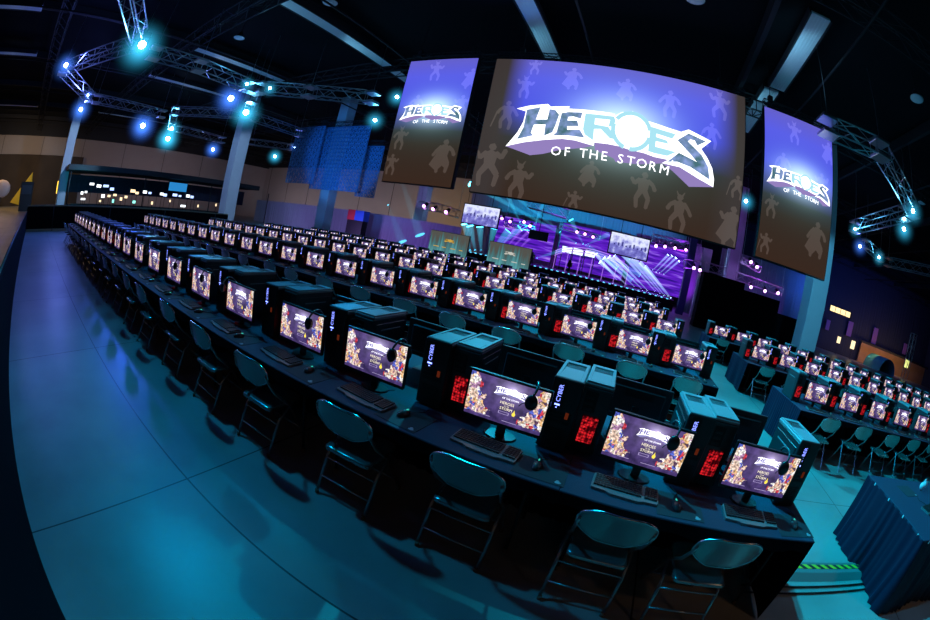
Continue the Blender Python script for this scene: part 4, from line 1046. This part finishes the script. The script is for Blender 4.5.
# led backdrop pieces on the stage
def ledwall(x0, x1, y, z0, z1, m_, name, label, bars=0):
    rt = empty(name, ((x0+x1)/2, y, z0)); W = (x1-x0)/2; H = z1-z0
    a = MB(); a.box((-W-.05, .02, -.05), (W+.05, .2, H+.05), 0); 
    a.tube([(-W, .15, -.05), (-W, .15, 1.06-z0)], .05, 0, 5); a.tube([(W, .15, -.05), (W, .15, 1.06-z0)], .05, 0, 5); a.build('frame', [M['black']], rt)
    d = MB(); d.face([(-W, 0, 0), (W, 0, 0), (W, 0, H), (-W, 0, H)]); d.build('display', [m_], rt)
    tag(rt, label, 'led screen')
def stagemat():
    m, t, N, L = nt('violet_ray_picture'); o = N('ShaderNodeOutputMaterial'); e = N('ShaderNodeEmission'); L(e.outputs[0], o.inputs[0])
    tc = N('ShaderNodeTexCoord'); mp = N('ShaderNodeMapping'); mp.inputs['Rotation'].default_value = (0, R(38), 0); mp.inputs['Scale'].default_value = (.25, 1, 2.6); L(tc.outputs['Object'], mp.inputs[0])
    n = N('ShaderNodeTexNoise'); n.inputs['Scale'].default_value = 1.3; n.inputs['Detail'].default_value = 3; L(mp.outputs[0], n.inputs[0])
    cr = N('ShaderNodeValToRGB'); el = cr.color_ramp.elements; el[0].position = .34; el[0].color = (.02, .006, .22, 1); el[1].position = .78; el[1].color = (.50, .28, 1, 1)
    q = el.new(.56); q.color = (.13, .015, .62, 1); L(n.outputs[0], cr.inputs[0]); L(cr.outputs[0], e.inputs[0]); e.inputs[1].default_value = 1.0; m.cycles.emission_sampling = 'NONE'; return m
M['stagepic'] = stagemat()
ledwall(-18.5, -11.2, 44.0, 1.6, 6.0, M['stagepic'], 'led_wall', 'violet led wall at the far half of the stage')
ledwall(-10.6, -2.5, 44.6, 1.4, 6.6, M['stagepic'], 'led_wall', 'violet led wall in the centre of the stage')
ledwall(-1.9, 6.4, 44.0, 1.2, 6.6, M['stagepic'], 'led_wall', 'violet led wall at the aisle half of the stage')
for i, (px, py) in enumerate(((567, 250), (578, 252), (590, 254))):
    q = atY(px, py, 41); ledwall(q.x-.55, q.x+.55, 41, q.z-.3, q.z+.35, PALE, 'led_tile', ('white', 'middle white', 'last white')[i]+' square light panel in the arch on the stage')
# arch lines on stage
ar = MB()
for k_, (zz, col) in enumerate(((4.0, 0), (3.75, 0), (3.5, 0))):
    ar.tube([(-6+8*sin(a_)*.55, 40.5, zz-1.6*(1-cos(a_))) for a_ in [(-1.2+2.4*i/14) for i in range(15)]], .05, 0, 5)
for i in range(7): ar.tube([(-10+i*1.35, 40.5, 1.07), (-10+i*1.35, 40.5, 3.1)], .03, 0, 4)
tag(ar.build('stage_arch', [MAG]), 'glowing arched tube set on the stage', 'stage set')
# light beams painted as self-glowing volumes, no lamp casts them
BC = beammat('painted_beam_cyan', (.06, .62, .9), .55); BW = beammat('painted_beam_white', (.40, .62, 1.0), 2.4); BV = beammat('painted_beam_violet', (.5, .2, 1.0), .9); BD = beammat('painted_beam_soft', (.06, .55, .8), .10)
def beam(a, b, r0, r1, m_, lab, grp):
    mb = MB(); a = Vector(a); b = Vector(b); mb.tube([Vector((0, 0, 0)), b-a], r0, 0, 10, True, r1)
    o = mb.build('painted_beam', [m_], None, a); tag(o, lab, 'light beam', grp)
YB = 38.0
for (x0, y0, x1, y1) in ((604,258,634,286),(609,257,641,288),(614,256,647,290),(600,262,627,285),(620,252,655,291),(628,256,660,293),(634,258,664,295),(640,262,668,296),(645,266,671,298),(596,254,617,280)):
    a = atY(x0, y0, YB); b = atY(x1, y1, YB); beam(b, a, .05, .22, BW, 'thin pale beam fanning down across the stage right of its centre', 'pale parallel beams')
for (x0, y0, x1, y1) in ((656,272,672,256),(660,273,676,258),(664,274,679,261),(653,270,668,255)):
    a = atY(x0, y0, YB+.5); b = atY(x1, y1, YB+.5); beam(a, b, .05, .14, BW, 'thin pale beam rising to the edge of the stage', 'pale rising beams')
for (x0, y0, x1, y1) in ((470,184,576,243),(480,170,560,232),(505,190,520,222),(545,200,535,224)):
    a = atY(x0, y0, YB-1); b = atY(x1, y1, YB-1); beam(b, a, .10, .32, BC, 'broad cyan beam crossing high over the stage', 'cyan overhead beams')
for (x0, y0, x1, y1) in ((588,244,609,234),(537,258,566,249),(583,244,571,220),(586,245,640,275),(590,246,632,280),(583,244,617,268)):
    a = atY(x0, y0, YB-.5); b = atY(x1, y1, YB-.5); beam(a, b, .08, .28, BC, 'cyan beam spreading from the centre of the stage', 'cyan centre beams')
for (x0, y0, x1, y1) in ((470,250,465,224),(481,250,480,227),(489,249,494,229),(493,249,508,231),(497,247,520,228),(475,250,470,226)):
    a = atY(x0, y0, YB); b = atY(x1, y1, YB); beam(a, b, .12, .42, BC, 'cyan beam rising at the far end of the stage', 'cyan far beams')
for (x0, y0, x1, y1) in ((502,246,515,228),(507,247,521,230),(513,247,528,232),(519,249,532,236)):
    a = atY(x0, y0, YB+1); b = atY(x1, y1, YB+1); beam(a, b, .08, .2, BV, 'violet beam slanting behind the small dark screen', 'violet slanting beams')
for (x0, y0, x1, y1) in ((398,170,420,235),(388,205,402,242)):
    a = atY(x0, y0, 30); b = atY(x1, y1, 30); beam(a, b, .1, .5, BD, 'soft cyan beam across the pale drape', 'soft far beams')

# truss over the stage with violet lamps
def light_bar(pxs, Y, label, wn=.5, lamps=(), m_='truss_v', grp=None):
    P = [atY(*p, Y) for p in pxs]; rt = empty('stage_truss', P[0]); mb = MB()
    for a, b in zip(P, P[1:]): box_truss(mb, a-P[0], b-P[0], wn, .04)
    for p in (P[0], P[-1]): mb.tube([p-P[0], (p.x-P[0].x, 0, CZ-P[0].z-.03)], .02, 0, 4)
    mb.build('truss_section', [M['truss']], rt)
    for px, py in lamps:
        q = atY(px, py, Y-.4)-P[0]; l = MB(); l.sphere(q, .15, 0, 10, 6); l.tube([q, q+Vector((0, .5, .3))], .16, 1, 8); l.build('lamp', [M['lens_purple'], M['black']], rt)
    tag(rt, label, 'truss', grp)
light_bar([(652,239),(700,250)], 36, 'violet lit truss with four lamps over the aisle end of the stage', .9, [(656,246),(665,246.5),(675,248),(686,250)])
light_bar([(684,264),(705,266),(725,272)], 33, 'upper violet lit truss beyond the tall column', .7, [(694,268),(700,270)])
light_bar([(736,276),(757,283),(781,292)], 33, 'violet lit truss curving away beside the column across the aisle', .7, [(751,287),(765,291),(778,293)])
light_bar([(742,260),(760,270)], 32, 'short violet lit truss under the edge of the main screen', .5, [(751,262),(757,267)])
light_bar([(420,205),(440,208),(458,214)], 30, 'violet lit truss beside the second narrow column', .7, [(424,206),(433,209),(446,212)])
light_bar([(505,224),(535,229)], 37, 'violet lit truss low above the stage centre', .5, [(502,218.5),(510,221.5),(530,226),(524,222)])
light_bar([(560,226),(600,238)], 40, 'violet lit truss above the arch', .5, [(577,232),(585,234),(593,237)])
light_bar([(530,203),(568,214)], 33, 'cyan lit cluster truss directly beneath the main screen', .9, [])

# monitors above stage
def crowdmat():
    m, t, N, L = nt('live_stage_picture'); o = N('ShaderNodeOutputMaterial'); e = N('ShaderNodeEmission'); L(e.outputs[0], o.inputs[0])
    tc = N('ShaderNodeTexCoord'); n = N('ShaderNodeTexNoise'); n.inputs['Scale'].default_value = 2.4; n.inputs['Detail'].default_value = 5; L(tc.outputs['Object'], n.inputs[0])
    sx = N('ShaderNodeSeparateXYZ'); L(tc.outputs['Object'], sx.inputs[0]); ad = N('ShaderNodeMath'); ad.operation = 'MULTIPLY_ADD'; L(sx.outputs[2], ad.inputs[0]); ad.inputs[1].default_value = .25; L(n.outputs[0], ad.inputs[2])
    cr = N('ShaderNodeValToRGB'); el = cr.color_ramp.elements; el[0].position = .5; el[0].color = (.12, .11, .45, 1); el[1].position = .88; el[1].color = (.8, .85, 1.1, 1); q = el.new(.66); q.color = (.22, .22, .68, 1)
    L(ad.outputs[0], cr.inputs[0]); L(cr.outputs[0], e.inputs[0]); e.inputs[1].default_value = 1.0; m.cycles.emission_sampling = 'NONE'; return m
CM = crowdmat()
for (x0, x1, z0, z1, lab) in ((-15.95, -12.65, 3.42, 5.17, 'hanging screen showing the stage, nearest the pale banners'), (-3.77, -.61, 3.40, 5.14, 'hanging screen showing the stage, in front of the aisle end')):
    rt = empty('hanging_screen', ((x0+x1)/2, 28, z0)); W = (x1-x0)/2; H = z1-z0
    a = MB(); a.box((-W, .0, 0), (W, .12, H), 0, .02)
    for s_ in (-.5, .5): a.tube([(W*s_, .06, H), (W*s_, .06, CZ-z0-.03)], .025, 0, 5)
    a.build('frame', [M['black']], rt); d = MB(); e_ = .09; d.face([(-W+e_, -.01, e_), (W-e_, -.01, e_), (W-e_, -.01, H-e_), (-W+e_, -.01, H-e_)]); 
    for i in range(9): xx = -W*.75+i*W*.19; d.box((xx, -.012, H*.42), (xx+.12, -.011, H*.42+.12+.1*((i*7) % 3)), 1)
    d.build('display', [CM, emi('picture_dark', (.05, .05, .25), 1)], rt); tag(rt, lab, 'screen')
rt = empty('hanging_screen', (-9.25, 28, 3.2)); a = MB(); a.box((-.78, 0, 0), (.78, .12, .72), 0, .02); a.tube([(0, .06, .7), (0, .06, CZ-3.2-.03)], .03, 0, 5); a.build('frame', [M['black']], rt)
tag(rt, 'small dark hanging screen seen from behind over the stage centre', 'screen')

# lounge banners
def bannermat(name, gold):
    m, t, N, L = nt(name); o = N('ShaderNodeOutputMaterial'); e = N('ShaderNodeEmission'); L(e.outputs[0], o.inputs[0])
    tc = N('ShaderNodeTexCoord'); sx = N('ShaderNodeSeparateXYZ'); L(tc.outputs['Object'], sx.inputs[0])
    n = N('ShaderNodeTexNoise'); mp = N('ShaderNodeMapping'); mp.inputs['Scale'].default_value = (4, 1, .25); L(tc.outputs['Object'], mp.inputs[0]); L(mp.outputs[0], n.inputs[0]); n.inputs['Scale'].default_value = 1.4
    a = N('ShaderNodeMath'); a.operation = 'MULTIPLY_ADD'; L(n.outputs[0], a.inputs[0]); a.inputs[1].default_value = -1.1; a.inputs[2].default_value = 1.15
    b = N('ShaderNodeMath'); b.operation = 'MULTIPLY_ADD'; L(sx.outputs[2], b.inputs[0]); b.inputs[1].default_value = .40; b.inputs[2].default_value = -.42
    c = N('ShaderNodeMath'); c.operation = 'ADD'; L(a.outputs[0], c.inputs[0]); L(b.outputs[0], c.inputs[1])
    cr = N('ShaderNodeValToRGB'); el = cr.color_ramp.elements; el[0].position = .42; el[0].color = (.10, .36, .40, 1); el[1].position = 1.0; el[1].color = (.085, .085, .075, 1); q = el.new(.80); q.color = (.06, .16, .17, 1)
    L(c.outputs[0], cr.inputs[0]); L(cr.outputs[0], e.inputs[0]); m.cycles.emission_sampling = 'NONE'; return m
for (a0, a1, zt, gold, lab) in ((-14.5, -11.75, 2.30, (.55, .33, .06), 'wide teal lit banner with golden emblem, beside the drape'), (-10.35, -7.68, 2.28, (.5, .5, .45), 'wide teal lit banner with pale emblem, in front of the stage')):
    rt = empty('lit_banner', ((a0+a1)/2, 20.8, 0)); W = (a1-a0)/2
    f = MB(); f.box((-W-.03, .02, .55), (W+.03, .12, zt+.03), 0); 
    for s_ in (-1, 1): f.tube([(s_*W*.9, .07, 0), (s_*W*.9, .07, .6)], .03, 0, 6); f.box((s_*W*.9-.05, -.25, 0), (s_*W*.9+.05, .4, .03), 0)
    f.build('frame', [M['black']], rt)
    d = MB(); d.face([(-W, 0, .6), (W, 0, .6), (W, 0, zt), (-W, 0, zt)])
    logo(d, 0.05, zt-.50, .72, -.004, .003, dict(outline=1, side=1, fill=2, bright=1))
    for i, wdt in enumerate((.8, .6, .7, .5)): xx = -W*.75+i*.62; d.box((xx, -.006, zt-1.0), (xx+wdt*.5, -.004, zt-.95), 1)
    d.build('display', [bannermat('banner_picture', gold), emi('emblem_glow', gold, 1.1), emi('emblem_dark', tuple(v*.35 for v in gold), .6)], rt); tag(rt, lab, 'banner')

# camera platforms in front of the stage: dark risers with a camera on tripod
for px, lab in ((533, 'dark camera tripod before the stage, beside the pale emblem banner'), (572, 'dark camera tripod before the arch on the stage')):
    q = atY(px, 255, 26.5); rt = empty('camera_tripod', (q.x, 26.5, 0))
    b = MB(); b.box((-.9, -.6, 0), (.9, .6, .55), 0, .02); b.build('riser', [M['drape']], rt)
    for a_ in (0, 2.1, 4.2): b = MB(); b.tube([(.35*cos(a_), .35*sin(a_), .55), (0, 0, 1.7)], .03, 0, 5); b.build('leg', [M['black']], rt)
    b = MB(); b.box((-.14, -.4, 1.7), (.14, .25, 2.05), 0, .03); b.tube([(0, .25, 1.88), (0, .55, 1.88)], .09, 0, 8); b.box((-.1, -.5, 2.05), (.1, -.2, 2.2), 0, .02); b.build('camera_body', [M['black']], rt)
    tag(rt, lab, 'video camera')

# ------------------------------------------------------------ BEYOND THE SIDE BLOCK
def box_thing(name, a, b, m_, label, cat, grp=None):
    c = ((a[0]+b[0])/2, (a[1]+b[1])/2, a[2]); mb = MB(); mb.box((a[0]-c[0], a[1]-c[1], 0), (b[0]-c[0], b[1]-c[1], b[2]-a[2]), 0, .02)
    return tag(mb.build(name, [m_], None, c), label, cat, grp)
box_thing('drape_block', (3.2, 24, 0), (6.3, 25.2, 3.6), M['drape'], 'black draped enclosure between the stage and the side block', 'enclosure')
box_thing('drape_block', (6.4, 24.2, 0), (9.4, 25.6, 3.2), M['drape'], 'black draped enclosure in front of the tall middle column', 'enclosure')
box_thing('drape_block', (9.5, 24.4, 0), (11.6, 25.8, 2.4), M['drape'], 'lower black draped enclosure beside the white column', 'enclosure')
xa, xb, xc, xd = (atY(p, 300, 33).x for p in (679, 686, 693, 703))
box_thing('scenic_tower', (xa, 33, 0), (xb, 33.8, 7.5), mat('navy_scenic', (.02, .02, .12), .6), 'dark blue scenic pillar closing the aisle end of the stage', 'scenic tower')
box_thing('scenic_tower', (xc+.05, 33.0, 0), (xd, 33.8, 6.2), mat('pale_scenic', (.55, .5, .6), .5), 'slim pale scenic tower beyond the dark blue pillar', 'scenic tower')
s = MB(); pleats(s, [(xb-.2, 36.4), (xd-.1, 36.4)], .1, 6.6, .06, .4, 0, 0); tag(s.build('violet_drape', [M['pipe_drape']]), 'violet lit drape strip between the dark and the pale scenic towers', 'drape')

# lit window and doorways on the far wall
wa = atY(831, 305, 53.8); wb = atY(850, 318, 53.8)
b = MB(); b.box((wa.x-.1, 53.8, wb.z-.1), (wb.x+.3, 53.95, wa.z+.1), 0)
for i in range(4):
    x = wa.x+(wb.x-wa.x)*i/4; x2 = wa.x+(wb.x-wa.x)*(i+.9)/4; b.face([(x, 53.78, wb.z), (x2, 53.78, wb.z), (x2, 53.78, wa.z), (x, 53.78, wa.z)], 1)
struct('window_1', b, [M['black'], emi('lit_office_window', (1, .78, .38), 1.6)])
PNL = mat('violet_panel', (.28, .12, .42), .6)
for i, (px, py, pw, ph) in enumerate(((828, 325, 5, 9), (850, 329, 7, 13), (875, 336, 7, 14), (905, 349, 6, 9))):
    q = atY(px, py, 53.3); k_ = (q-CP).length/FPX; w_ = pw*k_/2; h_ = ph*k_/2
    b = MB(); b.box((-w_, 0, -h_), (w_, .15, h_), 0, .03); tag(b.build('wall_panel', [PNL], None, (q.x, 53.3, q.z)), ('smallest dull panel', 'violet panel under the lit window', 'tall violet panel over the doorway', 'dim panel nearest the picture edge')[i]+' on the dark blue wall', 'wall panel')
# lobby opening: warm hall behind
lob = MB(); q0 = atY(820, 345, 53.5); q1 = atY(935, 385, 53.5)
lob.box((q0.x+7, 50.6, 2.9), (60, 50.9, 3.2), 0)
struct('trim_21', lob, M['steel'])
WARM = mat('warm_lobby_wall', (.55, .30, .13), .8, noise=.35, nscale=.5)
w = MB(); w.box((atY(858, 360, 53).x, 53.2, 0), (61.9, 53.5, 3.0), 0); struct('trim_22', w, WARM)
for i, (px, py, s_) in enumerate(((839, 340, .35), (853, 345, .45))):
    q = atY(px, py, 50); b = MB(); b.box((-s_, 0, -s_*1.3), (s_, .1, s_*1.3), 0, .02); b.tube([(0, .05, -s_*1.3), (0, .05, -q.z)], .04, 1, 5)
    tag(b.build('lit_sign', [emi('sign_cream', (1, .8, .45), 1.5), M['steel']], None, (q.x, 50, q.z)), ('smaller', 'larger')[i]+' cream lit sign under the violet panels', 'sign')
q = atY(907, 364, 48); b = MB(); b.box((-.55, 0, -.6), (.55, .12, .6), 0, .02); b.tube([(0, .06, -.6), (0, .06, -q.z)], .05, 1, 5)
tag(b.build('lit_sign', [emi('sign_yellowgreen', (.8, .85, .25), 1.4), M['steel']], None, (q.x, 48, q.z)), 'yellow green lit sign beside the upright truss tower', 'sign')
# truss tower at the edge
base = atY(905, 384, 24); b = MB(); box_truss(b, (0, 0, 0), (0, 0, 4.6), .5, .03); b.box((-.5, -.5, 0), (.5, .5, .05), 0)
tag(b.build('truss_tower', [M['truss']], None, (atY(912, 345, 24).x, 24, 0)), 'upright truss tower rising behind the side block near the picture edge', 'truss')
b = MB(); pts = arc(0, 0, 2.0, 0, pi, 14); q = atY(887, 372, 44)
for (xa, za), (xb, zb) in zip(pts, pts[1:]): b.face([(xa, 0, max(za, 0)), (xb, 0, max(zb, 0)), (xb, 5, max(zb, 0)), (xa, 5, max(za, 0))], 0, True)
b.face([(x, 5, z) for x, z in pts])
tag(b.build('dome_tent', [mat('teal_fabric', (.05, .30, .28), .6)], None, (q.x, 44, .0)), 'rounded teal tent shape in the warm lobby', 'tent')

# ------------------------------------------------------------ LIGHTS
def spot(loc, tgt, col, power, size=60, blend=.4, rad=.3):
    l = bpy.data.lights.new('spot', 'SPOT'); l.energy = power; l.color = col; l.spot_size = R(size); l.spot_blend = blend; l.shadow_soft_size = rad
    o = bpy.data.objects.new('spot_light', l); COL.objects.link(o); o.location = loc
    o.rotation_euler = (Vector(tgt)-Vector(loc)).to_track_quat('-Z', 'Y').to_euler(); return o
def area(loc, tgt, col, power, sx, sy):
    l = bpy.data.lights.new('area', 'AREA'); l.energy = power; l.color = col; l.shape = 'RECTANGLE'; l.size = sx; l.size_y = sy
    o = bpy.data.objects.new('area_light', l); COL.objects.link(o); o.location = loc
    o.rotation_euler = (Vector(tgt)-Vector(loc)).to_track_quat('-Z', 'Y').to_euler(); return o
CY = (.0, .62, 1.0); BL = (.04, .22, 1.0); PU = (.40, .05, 1.0)
spot((-12.0, 1.3, 10.8), (-.5, .8, 0), (.0, .50, 1.0), 2000, 74, .9, .30)    # cyan moving head over the front rows
spot((-13.5, 2.3, 10.4), (-7.5, -1, 0), (.0, .22, 1.0), 350, 80, .9, .5)
spot((-7, 13, 11.5), (5, 5, 0), (0, .66, 1), 12000, 75, .6, .12)
spot((-5.5, 5.5, 12), (2.4, 2.0, 0), (0, .66, 1), 9500, 44, .8, .12)
spot((-14, 9, 12), (-6.5, 1.5, .8), (0, .55, 1), 900, 40, .9, .2)
spot((-30, 6, 9.5), (-19, -.5, 0), (.04, .12, 1.0), 3600, 60, .9, .5)
for x, y in ((-30, 12), (-18, 18), (-8, 20), (4, 20)): spot((x, y, 10.5), (x+7, y-7, 0), (.0, .42, 1), 900, 90, .8, .2)
# warm dim fill behind the camera, added without a fixture
spot((7, -5, 9), (1.8, .9, 0), (1, .60, .36), 230, 36, .9, .5); area((2, -12, 9), (-1, 1, 0), (1, .62, .38), 14, 4, 2)
# stage
area((-8, 42, 2.2), (-8, 46, 3.5), PU, 350, 20, .6)
area((-4, 36.5, 8.5), (-5, 37.5, 1), (.35, .08, 1), 350, 18, 2)
spot((3, 31, 7), (2, 34, 1), PU, 500, 50)
spot((-12, 35, 3), (-13, 46, 9), (0, .55, 1), 9000, 75, .9); spot((-3, 35, 3), (-3, 46, 9.5), (0, .45, 1), 7000, 75, .9); spot((12, 30, 2), (8, 33, 6.5), (.5, .1, 1), 1500, 60, .8); spot((14, 29, 2), (12, 33, 5), (.5, .1, 1), 1200, 60, .8)
spot((-47, 4, 3.6), (-55, 6, 3.0), (0, .5, .7), 300, 150)
spot((16, 41, 1), (16, 47, 3), (.35, .08, 1), 260, 70)
spot((-44, 30, .6), (-44, 36.5, 2), (.45, .32, 1), 500, 140)
spot((-32, 31, .6), (-32, 37, 2), (.45, .28, 1), 600, 140); spot((-24, 31, .6), (-24, 37, 2), (.35, .15, 1), 500, 130)
spot((3.6, 33.95, 1.5), (3.4, 36.4, 3.5), (.35, .03, 1), 500, 110, .9)
# columns, beige walls
spot((6, 9, 6), (9.2, 18, 4), (.1, .60, 1), 2600, 40)
spot((8, 31, 6), (9, 38, 3), (.45, .35, 1), 400, 50)
spot((-41, 5, 9), (-53, 2, 5), (.40, .62, 1), 4500, 50); spot((-24, 11, 9), (-35, 18, 4), (.36, .6, 1), 3800, 45); spot((-24, 18, 2), (-28.5, 25, 4), (.1, .3, 1), 600, 40)
spot((-20, 36, 8), (-28, 41, 3), (.45, .35, 1), 500, 60)
area((-55, 46, 2.5), (-55, 54, 6), (.72, .62, .80), 620, 34, 2)
area((-30, 44, 3.5), (-30, 54, 4.5), (1, .66, .36), 330, 10, 2)
area((-68, -6, 8), (-80, -8, 6.5), (1, .74, .48), 420, 12, 4)
area((-66, 24, 6), (-80, 24, 7), (.75, .62, .80), 420, 24, 2)
area((-62, -9, 7), (-62, -7, 0), (1, .6, .25), 500, 10, 8)
area((44, 47, 2.6), (44, 54, .5), (1, .55, .25), 260, 16, 1)
area((34, 42, 7), (36, 54, 7), (.03, .14, .9), 700, 26, 3)
spot((-24, 14, 5), (-27, 24, 7.5), (.03, .30, 1), 3200, 48); spot((-9, 14, 9.5), (-9, 8, 14), (.0, .25, 1), 260, 100)  # second spot added to tint the ceiling blue, without a fixture
for x, y, e in ((-20.5, 8, 70), (-19.5, 14, 60), (-8.6, 9, 70), (-8.5, 15, 60), (3.5, 11, 80), (3.2, 17, 60), (-31, 11, 50), (-41, 12, 60), (-63, 10, 60), (-30.5, -9, 25), (-40, -9, 25)):  # uplights added to brighten the ceiling strips, no fixtures built
    spot((x, y, 11.6), (x+1.5, y+.5, 13.2), (.22, .68, 1) if x > -30 else (.5, .65, 1), e, 110)
for i_, (q, kind, sc) in enumerate(LAMPPOS):
    l = bpy.data.lights.new('lamp', 'POINT'); l.energy = (300 if i_ in (1, 2, 3) else 60)*sc; l.color = (.14, .20, 1) if kind else (.10, .55, 1); l.shadow_soft_size = .35
    o = bpy.data.objects.new('lamp_light', l); COL.objects.link(o); o.location = q+(CP-q).normalized()*.75-Vector((0, 0, .2))

# world: dark hall air
wd = bpy.data.worlds.new('hall'); SC.world = wd; wd.use_nodes = True
bgn = wd.node_tree.nodes.get('Background'); bgn.inputs[0].default_value = (.05, .10, .25, 1); bgn.inputs[1].default_value = .03

SC.view_settings.view_transform = 'Standard'; SC.view_settings.look = 'None'; SC.view_settings.gamma = 1.0; SC.view_settings.exposure = 0.0
SC.view_settings.use_curve_mapping = False
SC.cycles.max_bounces = 5; SC.cycles.diffuse_bounces = 2; SC.cycles.glossy_bounces = 2; SC.cycles.transparent_max_bounces = 16; SC.cycles.volume_bounces = 0
SC.cycles.sample_clamp_indirect = 3.0
